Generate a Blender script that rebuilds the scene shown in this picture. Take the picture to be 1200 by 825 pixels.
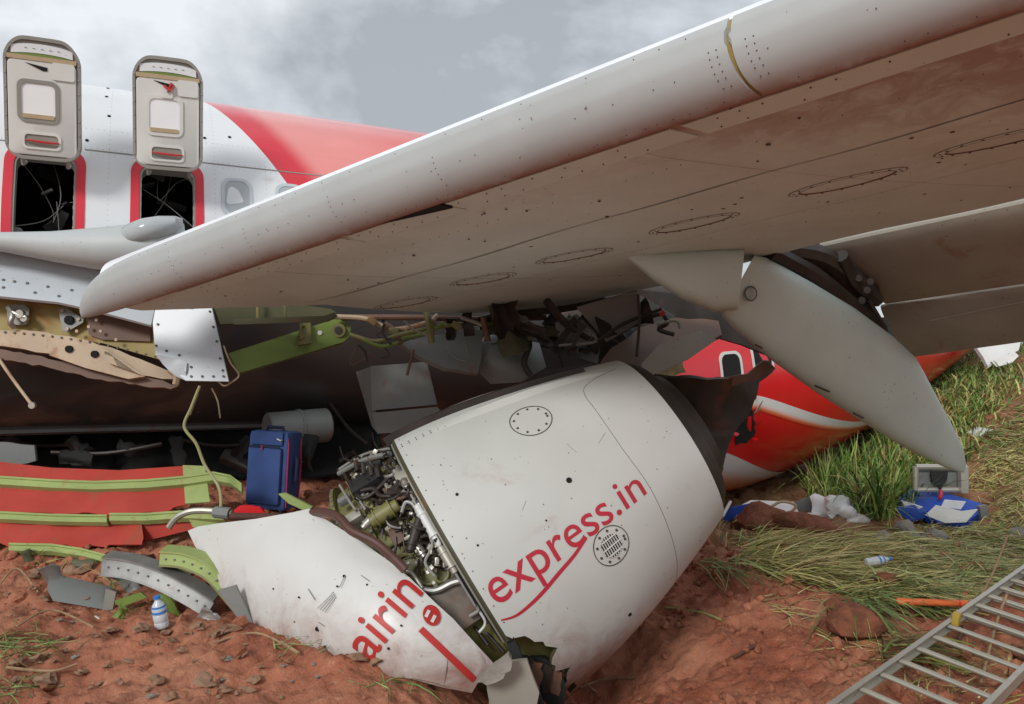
import bpy, bmesh, math, random
import numpy as np
from mathutils import Vector, Matrix, Quaternion
random.seed(7); RNG = np.random.default_rng(7)
R = math.radians
scene = bpy.context.scene
for o in list(bpy.data.objects): bpy.data.objects.remove(o)

# ------------------------------------------------------------------ camera, sky, sun, exposure
CAM_H, F = 2.0, 924.0
cam = bpy.data.cameras.new('camera'); camo = bpy.data.objects.new('camera', cam)
scene.collection.objects.link(camo); scene.camera = camo
camo.location = (0, 0, CAM_H); camo.rotation_euler = (R(90), 0, 0)
cam.sensor_width = 36; cam.lens = F / 1200 * 36; cam.clip_start = .05; cam.clip_end = 2000

SUN_EL, SUN_AZ = 31, 205           # azimuth clockwise from +Y: behind the camera, a little to the left
world = bpy.data.worlds.new('World'); scene.world = world; world.use_nodes = True
wn = world.node_tree; wn.nodes.clear()
w_out = wn.nodes.new('ShaderNodeOutputWorld'); w_bg = wn.nodes.new('ShaderNodeBackground')
w_sky = wn.nodes.new('ShaderNodeTexSky'); w_sky.sky_type = 'NISHITA'; w_sky.sun_disc = False
w_sky.sun_elevation = R(SUN_EL); w_sky.sun_rotation = R(SUN_AZ)
w_tc = wn.nodes.new('ShaderNodeTexCoord'); w_map = wn.nodes.new('ShaderNodeMapping')
w_map.inputs['Location'].default_value = (2.2, 6.1, 3.3); w_map.inputs['Scale'].default_value = (1.0, 1.0, 1.5)
w_no = wn.nodes.new('ShaderNodeTexNoise'); w_no.inputs['Scale'].default_value = 2.3
w_no.inputs['Detail'].default_value = 5; w_no.inputs['Roughness'].default_value = .58
w_no.inputs['Distortion'].default_value = .5
w_rp = wn.nodes.new('ShaderNodeValToRGB')
w_rp.color_ramp.elements[0].position = .34; w_rp.color_ramp.elements[0].color = (3.1, 3.3, 3.5, 1)
w_rp.color_ramp.elements[1].position = .62; w_rp.color_ramp.elements[1].color = (6.4, 6.65, 7.0, 1)
w_mx = wn.nodes.new('ShaderNodeMix'); w_mx.data_type = 'RGBA'; w_mx.inputs['Factor'].default_value = .93
wn.links.new(w_tc.outputs['Generated'], w_map.inputs['Vector']); wn.links.new(w_map.outputs[0], w_no.inputs['Vector'])
w_n2 = wn.nodes.new('ShaderNodeTexNoise'); w_n2.inputs['Scale'].default_value = 6.5; w_n2.inputs['Detail'].default_value = 7; w_n2.inputs['Roughness'].default_value = .6
wn.links.new(w_map.outputs[0], w_n2.inputs['Vector']); w_ad = wn.nodes.new('ShaderNodeMath'); w_ad.operation = 'MULTIPLY_ADD'; w_ad.inputs[1].default_value = .45
wn.links.new(w_n2.outputs['Fac'], w_ad.inputs[0]); w_sb = wn.nodes.new('ShaderNodeMath'); w_sb.operation = 'SUBTRACT'; w_sb.inputs[1].default_value = .225
wn.links.new(w_no.outputs['Fac'], w_sb.inputs[0]); wn.links.new(w_sb.outputs[0], w_ad.inputs[2]); wn.links.new(w_ad.outputs[0], w_rp.inputs['Fac'])
wn.links.new(w_sky.outputs[0], w_mx.inputs[6]); wn.links.new(w_rp.outputs[0], w_mx.inputs[7])
wn.links.new(w_mx.outputs[2], w_bg.inputs['Color']); w_bg.inputs['Strength'].default_value = .1
wn.links.new(w_bg.outputs[0], w_out.inputs['Surface'])

sl = bpy.data.lights.new('sun', 'SUN'); sl.energy = 1.5; sl.angle = R(14); sl.color = (1, .985, .96)
so = bpy.data.objects.new('sun', sl); scene.collection.objects.link(so)
sd = Vector((math.sin(R(SUN_AZ)) * math.cos(R(SUN_EL)), math.cos(R(SUN_AZ)) * math.cos(R(SUN_EL)), math.sin(R(SUN_EL))))
so.rotation_euler = sd.to_track_quat('Z', 'Y').to_euler(); so.location = (-3, -8, 12)

scene.view_settings.view_transform = 'Standard'; scene.view_settings.look = 'None'
scene.view_settings.exposure = 0.5; scene.view_settings.gamma = 1; scene.view_settings.use_curve_mapping = False
scene.render.engine = 'CYCLES'; scene.cycles.max_bounces = 6; scene.cycles.use_denoising = True

# ------------------------------------------------------------------ helpers
def P(px, py, z):                      # picture pixel at a given distance -> point of the place
    return Vector(((px - 600) / F * z, z, CAM_H + (412.5 - py) / F * z))

def c(h):
    h = h.lstrip('#'); v = [int(h[i:i + 2], 16) / 255 for i in (0, 2, 4)]
    return tuple(x / 12.92 if x <= .04045 else ((x + .055) / 1.055) ** 2.4 for x in v) + (1,)

class MB:
    def __init__(s): s.v = []; s.f = []; s.m = []; s.col = None
    def add(s, vs, fs, m=0):
        b = len(s.v); s.v += [tuple(v) for v in vs]; s.f += [tuple(b + i for i in f) for f in fs]; s.m += [m] * len(fs)
    def box(s, ctr, size, q=None, bev=0):
        bm = bmesh.new(); bmesh.ops.create_cube(bm, size=1)
        for v in bm.verts: v.co = Vector((v.co.x * size[0], v.co.y * size[1], v.co.z * size[2]))
        if bev: bmesh.ops.bevel(bm, geom=bm.edges[:], offset=bev, segments=2, affect='EDGES', profile=.6)
        M = q if q is not None else Matrix.Identity(3)
        bm.verts.ensure_lookup_table()
        s.add([Vector(ctr) + M @ v.co for v in bm.verts], [[v.index for v in f.verts] for f in bm.faces]); bm.free()
    def tube(s, pts, r, n=8, caps=True):
        pts = [Vector(p) for p in pts]; N = len(pts)
        rs = r if isinstance(r, (list, tuple)) else [r] * N
        up = None; rings = []
        for i, p in enumerate(pts):
            t = (pts[min(i + 1, N - 1)] - pts[max(i - 1, 0)]).normalized()
            if up is None: up = t.orthogonal().normalized()
            up = (up - t * up.dot(t)); up = up.normalized() if up.length > 1e-6 else t.orthogonal().normalized()
            b = t.cross(up)
            rings.append([p + rs[i] * (math.cos(a) * up + math.sin(a) * b) for a in [2 * math.pi * k / n for k in range(n)]])
        s.loft(rings, caps)
    def loft(s, rings, caps=True, closed=True, m=0):
        n = len(rings[0]); vs = [v for r in rings for v in r]; fs = []
        for i in range(len(rings) - 1):
            for k in range(n if closed else n - 1):
                k2 = (k + 1) % n
                fs.append((i * n + k, i * n + k2, (i + 1) * n + k2, (i + 1) * n + k))
        if caps: fs.append(tuple(range(n))[::-1]); fs.append(tuple((len(rings) - 1) * n + k for k in range(n)))
        s.add(vs, fs, m)
    def disc(s, ctr, nrm, r, th=.003, n=8):
        nrm = Vector(nrm).normalized(); u = nrm.orthogonal().normalized(); w = nrm.cross(u); ctr = Vector(ctr)
        ring = lambda h: [ctr + nrm * h + r * (math.cos(a) * u + math.sin(a) * w) for a in [2 * math.pi * k / n for k in range(n)]]
        s.loft([ring(-th), ring(th)])

def smooth_path(pts, n=6):
    pts = [Vector(p) for p in pts]; out = []
    for i in range(len(pts) - 1):
        p0 = pts[max(i - 1, 0)]; p1 = pts[i]; p2 = pts[i + 1]; p3 = pts[min(i + 2, len(pts) - 1)]
        for k in range(n):
            t = k / n
            out.append(.5 * (2 * p1 + (p2 - p0) * t + (2 * p0 - 5 * p1 + 4 * p2 - p3) * t * t + (3 * p1 - p0 - 3 * p2 + p3) * t ** 3))
    out.append(pts[-1]); return out

def wmat(o):
    m = Matrix.Identity(4)
    while o: m = o.matrix_basis @ m; o = o.parent
    return m

def fix_normals(me):
    bm = bmesh.new(); bm.from_mesh(me); bmesh.ops.recalc_face_normals(bm, faces=bm.faces[:]); bm.to_mesh(me); bm.free()

def obj(name, mb, mat, parent=None, smooth=True, label=None, cat=None, group=None, kind=None, base=None, ang=35):
    me = bpy.data.meshes.new(name); o = bpy.data.objects.new(name, me); scene.collection.objects.link(o)
    vs = np.array(mb.v, dtype=float)
    if parent is not None: o.parent = parent
    else:
        lo, hi = vs.min(0), vs.max(0)
        o.location = base if base is not None else ((lo[0] + hi[0]) / 2, (lo[1] + hi[1]) / 2, lo[2])
    W = np.array(wmat(o).inverted()); vs = vs @ W[:3, :3].T + W[:3, 3]
    me.from_pydata(vs.tolist(), [], mb.f)
    ms = mat if isinstance(mat, (list, tuple)) else [mat]
    for m_ in ms: me.materials.append(m_)
    if len(ms) > 1: me.polygons.foreach_set('material_index', mb.m)
    if mb.col is not None:
        at = me.color_attributes.new('Col', 'FLOAT_COLOR', 'POINT'); at.data.foreach_set('color', np.array(mb.col, dtype=np.float32).ravel())
    if len(me.polygons) < 60000: fix_normals(me)
    if smooth:
        me.polygons.foreach_set('use_smooth', [True] * len(me.polygons))
        try: me.set_sharp_from_angle(angle=R(ang))
        except Exception: pass
    tag(o, label, cat, group, kind); return o

def tag(o, label=None, cat=None, group=None, kind=None):
    for k, v in (('label', label), ('category', cat), ('group', group), ('kind', kind)):
        if v: o[k] = v
    return o

def thing(name, label, cat, loc, group=None, rot=None):
    o = bpy.data.objects.new(name, None); scene.collection.objects.link(o); o.empty_display_size = .1
    o.location = loc
    if rot is not None: o.rotation_euler = rot
    return tag(o, label, cat, group)

def copy_tree(o, parent=None):
    k = o.copy(); scene.collection.objects.link(k)
    if parent is not None: k.parent = parent
    for ch in [x for x in bpy.data.objects if x.parent == o]: copy_tree(ch, k)
    return k

def zfit(pts):                         # smooth surface through (px, py, distance) samples
    A = np.array(pts, float); n = len(A)
    def basis(x, y):
        x = (np.asarray(x, float) - 600) / 300; y = (np.asarray(y, float) - 412) / 300
        b = [np.ones_like(x), x, y]
        if n >= 4: b += [x * y]
        if n >= 6: b += [x * x, y * y]
        return np.stack(b, -1)
    k = np.linalg.lstsq(basis(A[:, 0], A[:, 1]), A[:, 2], rcond=None)[0]
    return lambda x, y: float(basis(x, y) @ k)

def jag(pts, amp=3, step=7, seed=1):   # ragged torn edge between points
    r = random.Random(seed); out = []
    for (x0, y0), (x1, y1) in zip(pts[:-1], pts[1:]):
        L = math.hypot(x1 - x0, y1 - y0); n = max(1, int(L / step))
        for k in range(n):
            t = k / n; j = 0 if k == 0 else r.uniform(-amp, amp)
            out.append((x0 + (x1 - x0) * t - (y1 - y0) / L * j, y0 + (y1 - y0) * t + (x1 - x0) / L * j))
    out.append(pts[-1]); return out

def plate_mb(outline, zf, th=.01, sub=2, bulge=0, noise=0):
    if isinstance(zf, (int, float)): zz = zf; zf = lambda x, y: zz
    elif isinstance(zf, list): zf = zfit(zf)
    bm = bmesh.new(); vs = [bm.verts.new((x, y, 0)) for x, y in outline]; bm.faces.new(vs)
    bmesh.ops.triangulate(bm, faces=bm.faces[:], ngon_method='BEAUTY')
    xs = [p[0] for p in outline]; ys = [p[1] for p in outline]; size = max(max(xs) - min(xs), max(ys) - min(ys))
    for _ in range(sub):
        es = [e for e in bm.edges if e.calc_length() > size / 9]
        if es: bmesh.ops.subdivide_edges(bm, edges=es, cuts=1, use_grid_fill=False)
        bmesh.ops.triangulate(bm, faces=[f for f in bm.faces if len(f.verts) > 4])
    for v in bm.verts:
        x, y = v.co.x, v.co.y; z = zf(x, y)
        if noise: z += noise * (math.sin(x * .11 + y * .07) + math.sin(y * .16 - x * .05) * .7)
        v.co = P(x, y, z)
    bmesh.ops.recalc_face_normals(bm, faces=bm.faces[:])
    bm.normal_update()
    n = sum((f.normal * f.calc_area() for f in bm.faces), Vector()); 
    cen = sum((v.co for v in bm.verts), Vector()) / len(bm.verts)
    if n.dot(Vector((0, 0, CAM_H)) - cen) < 0:
        bmesh.ops.reverse_faces(bm, faces=bm.faces[:]); bm.normal_update()
    # real thickness, behind the front face
    fr = list(bm.faces); bm.verts.ensure_lookup_table(); bm.verts.index_update()
    V = [v.co.copy() for v in bm.verts]; N = [v.normal.copy() for v in bm.verts]; nv = len(V)
    Fs = [[v.index for v in f.verts] for f in fr]
    be = [(e.verts[0].index, e.verts[1].index) for e in bm.edges if len(e.link_faces) == 1]
    bm.free(); mb = MB()
    mb.add(V + [p - q * th for p, q in zip(V, N)], Fs + [[nv + i for i in f[::-1]] for f in Fs] + [(a, b, nv + b, nv + a) for a, b in be])
    return mb

def plate(name, outline, zf, mat, parent=None, th=.01, sub=2, **kw):
    nz = kw.pop('noise', 0)
    return obj(name, plate_mb(outline, zf, th, sub, noise=nz), mat, parent, **kw)

def ptube(name, pts, r, mat, parent=None, n=8, sm=True, **kw):
    w = [P(*p) for p in pts]; w = smooth_path(w) if sm and len(w) > 2 else w
    mb = MB(); mb.tube(w, r, n); return obj(name, mb, mat, parent, **kw)

def in_poly(x, y, poly):
    ins = False
    for (x0, y0), (x1, y1) in zip(poly, poly[1:] + poly[:1]):
        if (y0 > y) != (y1 > y) and x < (x1 - x0) * (y - y0) / (y1 - y0) + x0: ins = not ins
    return ins

# ---- numpy noise
def vnoise(x, y, seed=0):
    xi = np.floor(x).astype(np.int64); yi = np.floor(y).astype(np.int64); xf = x - xi; yf = y - yi
    def h(a, b):
        n = (a * 374761393 + b * 668265263 + seed * 974711) & 0x7fffffff
        n = ((n ^ (n >> 13)) * 1274126177) & 0x7fffffff
        return ((n ^ (n >> 16)) & 0xffff) / 65535.0
    u = xf * xf * (3 - 2 * xf); v = yf * yf * (3 - 2 * yf)
    return (h(xi, yi) * (1 - u) + h(xi + 1, yi) * u) * (1 - v) + (h(xi, yi + 1) * (1 - u) + h(xi + 1, yi + 1) * u) * v - .5
def fbm(x, y, o=4, seed=0):
    s = 0; a = 1
    for k in range(o): s = s + a * vnoise(x * 2 ** k, y * 2 ** k, seed + k * 17); a *= .5
    return s
def sst(a, b, x): t = np.clip((np.asarray(x, float) - a) / (b - a), 0, 1); return t * t * (3 - 2 * t)

# ------------------------------------------------------------------ materials
def nmath(nt, op, a, b=None, cc=None):
    n = nt.nodes.new('ShaderNodeMath'); n.operation = op
    for i, v in enumerate((a, b, cc)):
        if v is None: continue
        if isinstance(v, (int, float)): n.inputs[i].default_value = v
        else: nt.links.new(v, n.inputs[i])
    return n.outputs[0]
def nmix(nt, f, a, b, mode='MIX'):
    n = nt.nodes.new('ShaderNodeMix'); n.data_type = 'RGBA'; n.blend_type = mode
    for k, v in ((0, f), (6, a), (7, b)):
        if isinstance(v, (int, float)): n.inputs[k].default_value = v
        elif isinstance(v, tuple): n.inputs[k].default_value = v
        else: nt.links.new(v, n.inputs[k])
    return n.outputs[2]
def nnoise(nt, vec, scale, detail=4, rough=.55, dist=0):
    n = nt.nodes.new('ShaderNodeTexNoise'); nt.links.new(vec, n.inputs['Vector'])
    n.inputs['Scale'].default_value = scale; n.inputs['Detail'].default_value = detail
    n.inputs['Roughness'].default_value = rough; n.inputs['Distortion'].default_value = dist
    return n.outputs['Fac']
def nramp(nt, fac, p0, p1):
    n = nt.nodes.new('ShaderNodeMapRange'); n.clamp = True; n.interpolation_type = 'SMOOTHSTEP'
    nt.links.new(fac, n.inputs[0]); n.inputs[1].default_value = p0; n.inputs[2].default_value = p1
    return n.outputs[0]
MUD = c('#8a5138')
def mat(name, col, rough=.5, metal=0, var=.12, vs=2.5, mud=0, mscale=2.2, speck=0, bump=.0, bscale=30, mudcol=MUD, attr=False, colattr=False, spec=.5, coat=0, alpha=1, trans=0, hook=None, zmud=0):
    m = bpy.data.materials.new(name); m.use_nodes = True; nt = m.node_tree; b = nt.nodes['Principled BSDF']
    tc = nt.nodes.new('ShaderNodeTexCoord'); vec = tc.outputs['Object']
    if colattr:
        a = nt.nodes.new('ShaderNodeAttribute'); a.attribute_name = 'Col'; base = a.outputs['Color']
    else: base = tuple(col)
    if hook: base = hook(nt, vec)
    n1 = nnoise(nt, vec, vs, 5)
    base = nmix(nt, nramp(nt, n1, .3, .7), nmix(nt, 1, base, (1 - var, 1 - var, 1 - var, 1), 'MULTIPLY'), base)
    rg = rough
    if mud or attr:
        n2 = nnoise(nt, vec, mscale, 8, .62, .4)
        f = nramp(nt, n2, .72 - .45 * mud, .86 - .35 * mud)
        f = nmath(nt, 'MULTIPLY', f, .35 + .5 * mud)
        if attr:
            a = nt.nodes.new('ShaderNodeAttribute'); a.attribute_name = 'Col'
            sp = nt.nodes.new('ShaderNodeSeparateColor'); nt.links.new(a.outputs['Color'], sp.inputs[0])
            n3 = nnoise(nt, vec, 5, 8, .7, .6)
            g = nmath(nt, 'MULTIPLY', sp.outputs[0], nramp(nt, nmath(nt, 'ADD', n3, nmath(nt, 'MULTIPLY', sp.outputs[0], .25)), .42, .72))
            f = nmath(nt, 'MAXIMUM', f, g)
        base = nmix(nt, f, base, tuple(mudcol)); rg = nmath(nt, 'ADD', nmath(nt, 'MULTIPLY', f, .35), rough)
    if zmud:
        sz_ = nt.nodes.new('ShaderNodeSeparateXYZ'); nt.links.new(vec, sz_.inputs[0])
        nz_ = nnoise(nt, vec, 5, 8, .7, .5)
        f = nramp(nt, nmath(nt, 'SUBTRACT', sz_.outputs[2], nmath(nt, 'MULTIPLY', nz_, zmud * 1.6)), .02, -zmud * 1.1)
        base = nmix(nt, nmath(nt, 'MULTIPLY', f, .85), base, tuple(mudcol))
    if speck:
        n4 = nnoise(nt, vec, 38, 2, .5)
        f = nmath(nt, 'MULTIPLY', nramp(nt, n4, .735 - .05 * speck, .77 - .05 * speck), .75)
        base = nmix(nt, f, base, c('#4d3a30'))
    if isinstance(base, tuple): b.inputs['Base Color'].default_value = base
    else: nt.links.new(base, b.inputs['Base Color'])
    if isinstance(rg, (int, float)): b.inputs['Roughness'].default_value = rg
    else: nt.links.new(rg, b.inputs['Roughness'])
    b.inputs['Metallic'].default_value = metal; b.inputs['Specular IOR Level'].default_value = spec
    b.inputs['Coat Weight'].default_value = coat; b.inputs['Coat Roughness'].default_value = .15
    if trans: b.inputs['Transmission Weight'].default_value = trans; b.inputs['IOR'].default_value = 1.35
    if bump:
        bp = nt.nodes.new('ShaderNodeBump'); bp.inputs['Strength'].default_value = bump; bp.inputs['Distance'].default_value = .02
        nt.links.new(nnoise(nt, vec, bscale, 6, .6), bp.inputs['Height']); nt.links.new(bp.outputs[0], b.inputs['Normal'])
    return m

W_ = (.73, .75, .76, 1)
M = {}
M['white'] = mat('white_paint', W_, .28, mud=.12, speck=.3, var=.05, coat=.3)
M['cowl'] = mat('grey_white_cowl_paint', c('#c4c6c1'), .42, mud=.22, mscale=1.6, speck=.1, bump=.16, bscale=2.5, zmud=.58, var=.06, coat=.2)
M['panelw'] = mat('dirty_white_panel', c('#d3d3cf'), .38, mud=.3, mscale=2.0, speck=.2, zmud=.62, bump=.1, bscale=3, var=.07, attr=False)
M['wingl'] = mat('wing_lower_grey', c('#d0dfd8'), .55, mud=.1, mscale=1.3, speck=.3, attr=True, var=.1)
M['wingu'] = mat('wing_upper_white', c('#e8ebef'), .3, mud=.03, var=.05)
M['slat'] = mat('slat_grey_paint', c('#b2b8b7'), .52, mud=.12, speck=.1, attr=True, var=.08, coat=0)
M['fair'] = mat('fairing_grey_paint', c('#c2d4cc'), .42, mud=.18, mscale=3, speck=.4, bump=.08, bscale=3, var=.08)
M['flap'] = mat('flap_grey_brown', c('#9d978a'), .52, mud=.36, mscale=3.5, speck=.5, var=.15)
M['bluegrey'] = mat('blue_grey_panel', c('#bfc7cc'), .36, mud=.1, speck=.4, var=.06)
M['dgrey'] = mat('dull_grey_panel', c('#7e817e'), .5, mud=.38, mscale=5, var=.15)
M['belly'] = mat('sooty_belly_skin', c('#454341'), .6, mud=.25, var=.3)  # tone darkened to imitate shade on the belly; the mud is real
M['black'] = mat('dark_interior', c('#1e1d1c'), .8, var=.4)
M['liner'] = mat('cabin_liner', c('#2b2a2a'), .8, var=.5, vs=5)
M['cabin'] = mat('dusty_cabin_trim', c('#5f5d58'), .8, mud=.3, var=.4)
M['hole'] = mat('dark_gap', c('#141312'), .9, var=.2)
M['rivet'] = mat('dark_rivet', c('#55504a'), .5, metal=.3)
M['green'] = mat('green_primer', c('#9cab68'), .6, mud=.34, mscale=5, var=.2, speck=.4)
M['greend'] = mat('dark_green_primer', c('#74893f'), .5, mud=.25, var=.25)
M['olive'] = mat('olive_primer', c('#7d7a48'), .5, mud=.35, var=.3, vs=8)
M['yellow'] = mat('yellow_primer', c('#a08d4e'), .6, mud=.55, mscale=4, var=.25)
M['beige'] = mat('beige_casting', c('#bda68a'), .6, mud=.5, mscale=5, var=.2)
M['brown'] = mat('rust_brown_metal', c('#6d4f3d'), .6, mud=.4, var=.3)
M['red'] = mat('red_paint', c('#d8232a'), .35, mud=.12, var=.08, coat=.2)
M['border'] = mat('red_exit_border', c('#d2303f'), .4, var=.05)
M['letter'] = mat('red_lettering', c('#b7283a'), .45, var=.12, mud=.08, mscale=9)
M['redp'] = mat('scuffed_orange_red_skin', c('#b23a2c'), .6, mud=.42, mscale=4, var=.18, bump=.15, bscale=8)
M['tailred'] = mat('tail_red_paint', c('#d80a1a'), .25, mud=.08, var=.08, coat=.4)
M['steel'] = mat('bare_steel', c('#a7a6a2'), .45, metal=.6, mud=.3, mscale=7, var=.25, vs=9)
M['alum'] = mat('weathered_aluminium', c('#b8b5a8'), .45, metal=.5, mud=.3, mscale=5, var=.15)
M['chrome'] = mat('bright_fitting', c('#b5b2aa'), .4, metal=.7, mud=.35, mscale=12, var=.2, vs=12)
M['dmetal'] = mat('dark_burnt_metal', c('#3d3631'), .5, metal=.3, mud=.25, var=.4, vs=4)
M['hose'] = mat('brown_hose', c('#5b3d35'), .55, var=.25, vs=10)
M['tank'] = mat('dusty_tank', c('#7a7066'), .7, mud=.5, mscale=8, var=.35, vs=12)
M['grime_e'] = mat('grimy_cowl_inside', c('#4b4935'), .6, mud=.4, var=.3)
M['groove'] = mat('dirty_groove', c('#857f73'), .7)
M['rubber'] = mat('black_rubber', c('#232323'), .6, var=.3)
M['hatch'] = mat('hatch_lining', c('#d3d3cc'), .5, mud=.1, var=.08)
M['hatchrim'] = mat('hatch_rim_grey', c('#8f8d84'), .5, mud=.2, var=.15)
M['pane'] = mat('frosted_pane', c('#eef0f0'), .2, var=.05, coat=.5)
M['paneg'] = mat('grey_window_shade', c('#a9afb1'), .15, var=.06, coat=.6)
M['beigest'] = mat('tan_seal', c('#b49f7d'), .6, mud=.2)
M['wire'] = mat('pale_wire', c('#8d8d86'), .6)
M['ywire'] = mat('yellow_green_cable', c('#a3a273'), .5, var=.2)
M['navy'] = mat('navy_suitcase_fabric', c('#304a80'), .8, var=.18, vs=6, bump=.2, bscale=200, mud=.08)
M['navyd'] = mat('dark_navy_trim', c('#1d2746'), .75, var=.2)
M['pink'] = mat('pink_red_piping', c('#a83058'), .5)
M['seatblue'] = mat('royal_blue_seat_cover', c('#2450b4'), .6, var=.2, mud=.1, bump=.15, bscale=60)
M['paper'] = mat('crumpled_white_cloth', c('#ededeb'), .8, mud=.08, var=.12, bump=.5, bscale=12)
M['plastic'] = mat('white_plastic', c('#d4d5d2'), .4, mud=.15, var=.08)
M['orange'] = mat('orange_stick', c('#e0713a'), .6, mud=.2, mscale=8, var=.2)
M['cap'] = mat('blue_bottle_cap', c('#2f7fd0'), .4)
M['yplastic'] = mat('yellow_cap', c('#b59a3c'), .55, mud=.4)
M['pet'] = mat('clear_bottle_plastic', (.80, .86, .90, 1), .15, trans=.35, var=.05)
M['lens'] = mat('landing_light_lens', (.62, .66, .67, 1), .1, trans=.35, var=.1)
M['stone'] = mat('tan_stone', c('#a58368'), .85, mud=.45, mscale=6, var=.35, vs=12, bump=.5, bscale=25)
M['stoneg'] = mat('grey_stone', c('#9a938a'), .85, mud=.35, mscale=6, var=.3, vs=10, bump=.5, bscale=25)
M['clod'] = mat('soil_clod', c('#8a543c'), .95, var=.45, vs=14, bump=1, bscale=30)
M['twig'] = mat('dry_twig', c('#a08363'), .85, var=.35, vs=20)
M['twigd'] = mat('dark_root', c('#6b4a36'), .9, var=.4, vs=20)
M['foil'] = mat('insulation_foil', c('#c9bd8a'), .35, metal=.2, var=.35, vs=14, bump=.6, bscale=18)
M['blade'] = mat('grass_blade', (1, 1, 1, 1), .55, colattr=True, var=.2, vs=5, spec=.3)
M['sign'] = mat('caution_print', c('#b9322e'), .5)

def soil_hook(nt, vec):
    n1 = nnoise(nt, vec, .9, 6, .6, .3); n2 = nnoise(nt, vec, 6, 8, .65, .2); n3 = nnoise(nt, vec, 28, 4, .6)
    a = nmix(nt, nramp(nt, n1, .35, .68), c('#9f5c43'), c('#b67c60'))
    a = nmix(nt, nmath(nt, 'MULTIPLY', nramp(nt, n2, .5, .72), .8), a, c('#74412c'))
    a = nmix(nt, nmath(nt, 'MULTIPLY', nramp(nt, n3, .55, .75), .55), a, c('#c99a7c'))
    at = nt.nodes.new('ShaderNodeAttribute'); at.attribute_name = 'Col'
    sp = nt.nodes.new('ShaderNodeSeparateColor'); nt.links.new(at.outputs['Color'], sp.inputs[0])
    a = nmix(nt, sp.outputs[0], a, nmix(nt, nramp(nt, n2, .35, .65), c('#6b5a3a'), c('#93805a')))
    a = nmix(nt, sp.outputs[1], a, c('#8d5b43'))
    return a
M['soil'] = mat('red_laterite_soil', (1, 1, 1, 1), .74, var=.22, vs=3, hook=soil_hook, bump=1.0, bscale=22, spec=.35)

# ------------------------------------------------------------------ the ground
ENG_C = np.array([-.2754, 5.515, 2 - 1.48])
def H(x, y, fine=True):
    x = np.asarray(x, float); y = np.asarray(y, float)
    left = sst(.25, -.9, x)
    h = left * (.28 + .3 * sst(5.4, 7.3, y))
    h = h + .22 * sst(-.2, -.6, x) * sst(4.0, 4.6, y) * sst(5.4, 4.7, y) * .5
    h = h - .5 * np.exp(-(((x - .55) / .75) ** 2 + ((y - 5.75) / .8) ** 2))
    h = h - .12 * np.exp(-(((x - 1.3) / 1.2) ** 2 + ((y - 5.0) / .7) ** 2))
    slope = sst(6, 9, y) * np.clip(.45 * (x - 5.5), 0, 6) + .12 * np.clip(y - 10, 0, None) * sst(4.5, 7.5, x) - .12 * np.exp(-((x - 3.6) / 1.6) ** 2 - ((y - 10.9) / .8) ** 2)
    top = 2.35 + .25 * vnoise(x * .15, y * .15, 5)
    right = sst(-1.5, .8, x)
    s2 = top * (1 - np.exp(-slope / top * 1.35))
    sl_ = np.clip(.8 * (y - 10.8), 0, None); s3 = top * (1 - np.exp(-sl_ / top * 1.35))  # unseen bank behind the fuselage, shaped to stop light leaking under the belly
    h = h + right * s2 + (1 - right) * s3 * (1 - left * .2)
    h = h + .10 * fbm(x * .9, y * .9, 3, 3)
    if fine:
        damp = np.where(y > 14, .3, 1)
        n = fbm(x * 3.1, y * 3.1, 4, 11); rid = np.abs(fbm(x * 5.3 + 3, y * 5.3, 4, 31))
        clump = np.clip(np.abs(fbm(x * 8.3 + 7, y * 8.3, 2, 61)) * 2.2, 0, .6)
        h = h + damp * (.085 * n - .10 * rid - .05 * clump * sst(-.05, .3, fbm(x * 1.2, y * 1.2, 2, 71)) + .05 * fbm(x * 14, y * 14, 4, 47))
    return h
def Hs(x, y): return float(H(np.array([x]), np.array([y]))[0])
def G(px, py):                          # where the sight line through a pixel meets the ground
    lo, hi = 2.5, 30.0
    for n in (130, 30):
        zs = np.linspace(lo, hi, n); x = (px - 600) / F * zs; h = CAM_H + (412.5 - py) / F * zs
        d_ = h - H(x, zs); i = int(np.argmax(d_ < 0))
        if d_[i] >= 0: i = n - 1
        lo, hi = zs[max(i - 1, 0)], zs[i]
    return Vector((x[i], zs[i], float(H(x[i:i + 1], zs[i:i + 1])[0])))

def build_ground():
    xs = np.unique(np.concatenate([np.linspace(-300, -12, 14), np.linspace(-12, -6, 30), np.linspace(-6, 8, 400), np.linspace(8, 16, 40), np.linspace(16, 300, 14)]))
    ys = np.unique(np.concatenate([np.linspace(-300, -6, 12), np.linspace(-6, 2.5, 40), np.linspace(2.5, 8.5, 260), np.linspace(8.5, 16, 130), np.linspace(16, 40, 30), np.linspace(40, 600, 16)]))
    X, Y = np.meshgrid(xs, ys); Z = H(X, Y); nx, ny = len(xs), len(ys)
    mb = MB(); mb.v = np.stack([X, Y, Z], -1).reshape(-1, 3).tolist()
    idx = np.arange(nx * ny).reshape(ny, nx)
    mb.f = np.stack([idx[:-1, :-1], idx[:-1, 1:], idx[1:, 1:], idx[1:, :-1]], -1).reshape(-1, 4).tolist(); mb.m = [0] * len(mb.f)
    g = sst(1.0, 2.6, X) * sst(6.6, 8.0, Y + .25 * X - .8) * np.clip(.75 + 1.2 * fbm(X * 1.1, Y * 1.1, 3, 77), 0, 1)
    g = np.maximum(g, sst(16, 22, Y)); br = sst(5.5, 7, X + .0 * Y) * sst(8, 9, Y) * .6
    mb.col = np.stack([g * .7, br, 0 * g, 0 * g + 1], -1).reshape(-1, 4)
    obj('ground', mb, M['soil'], kind='structure', base=(0, 0, 0), ang=180)
build_ground()

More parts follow.
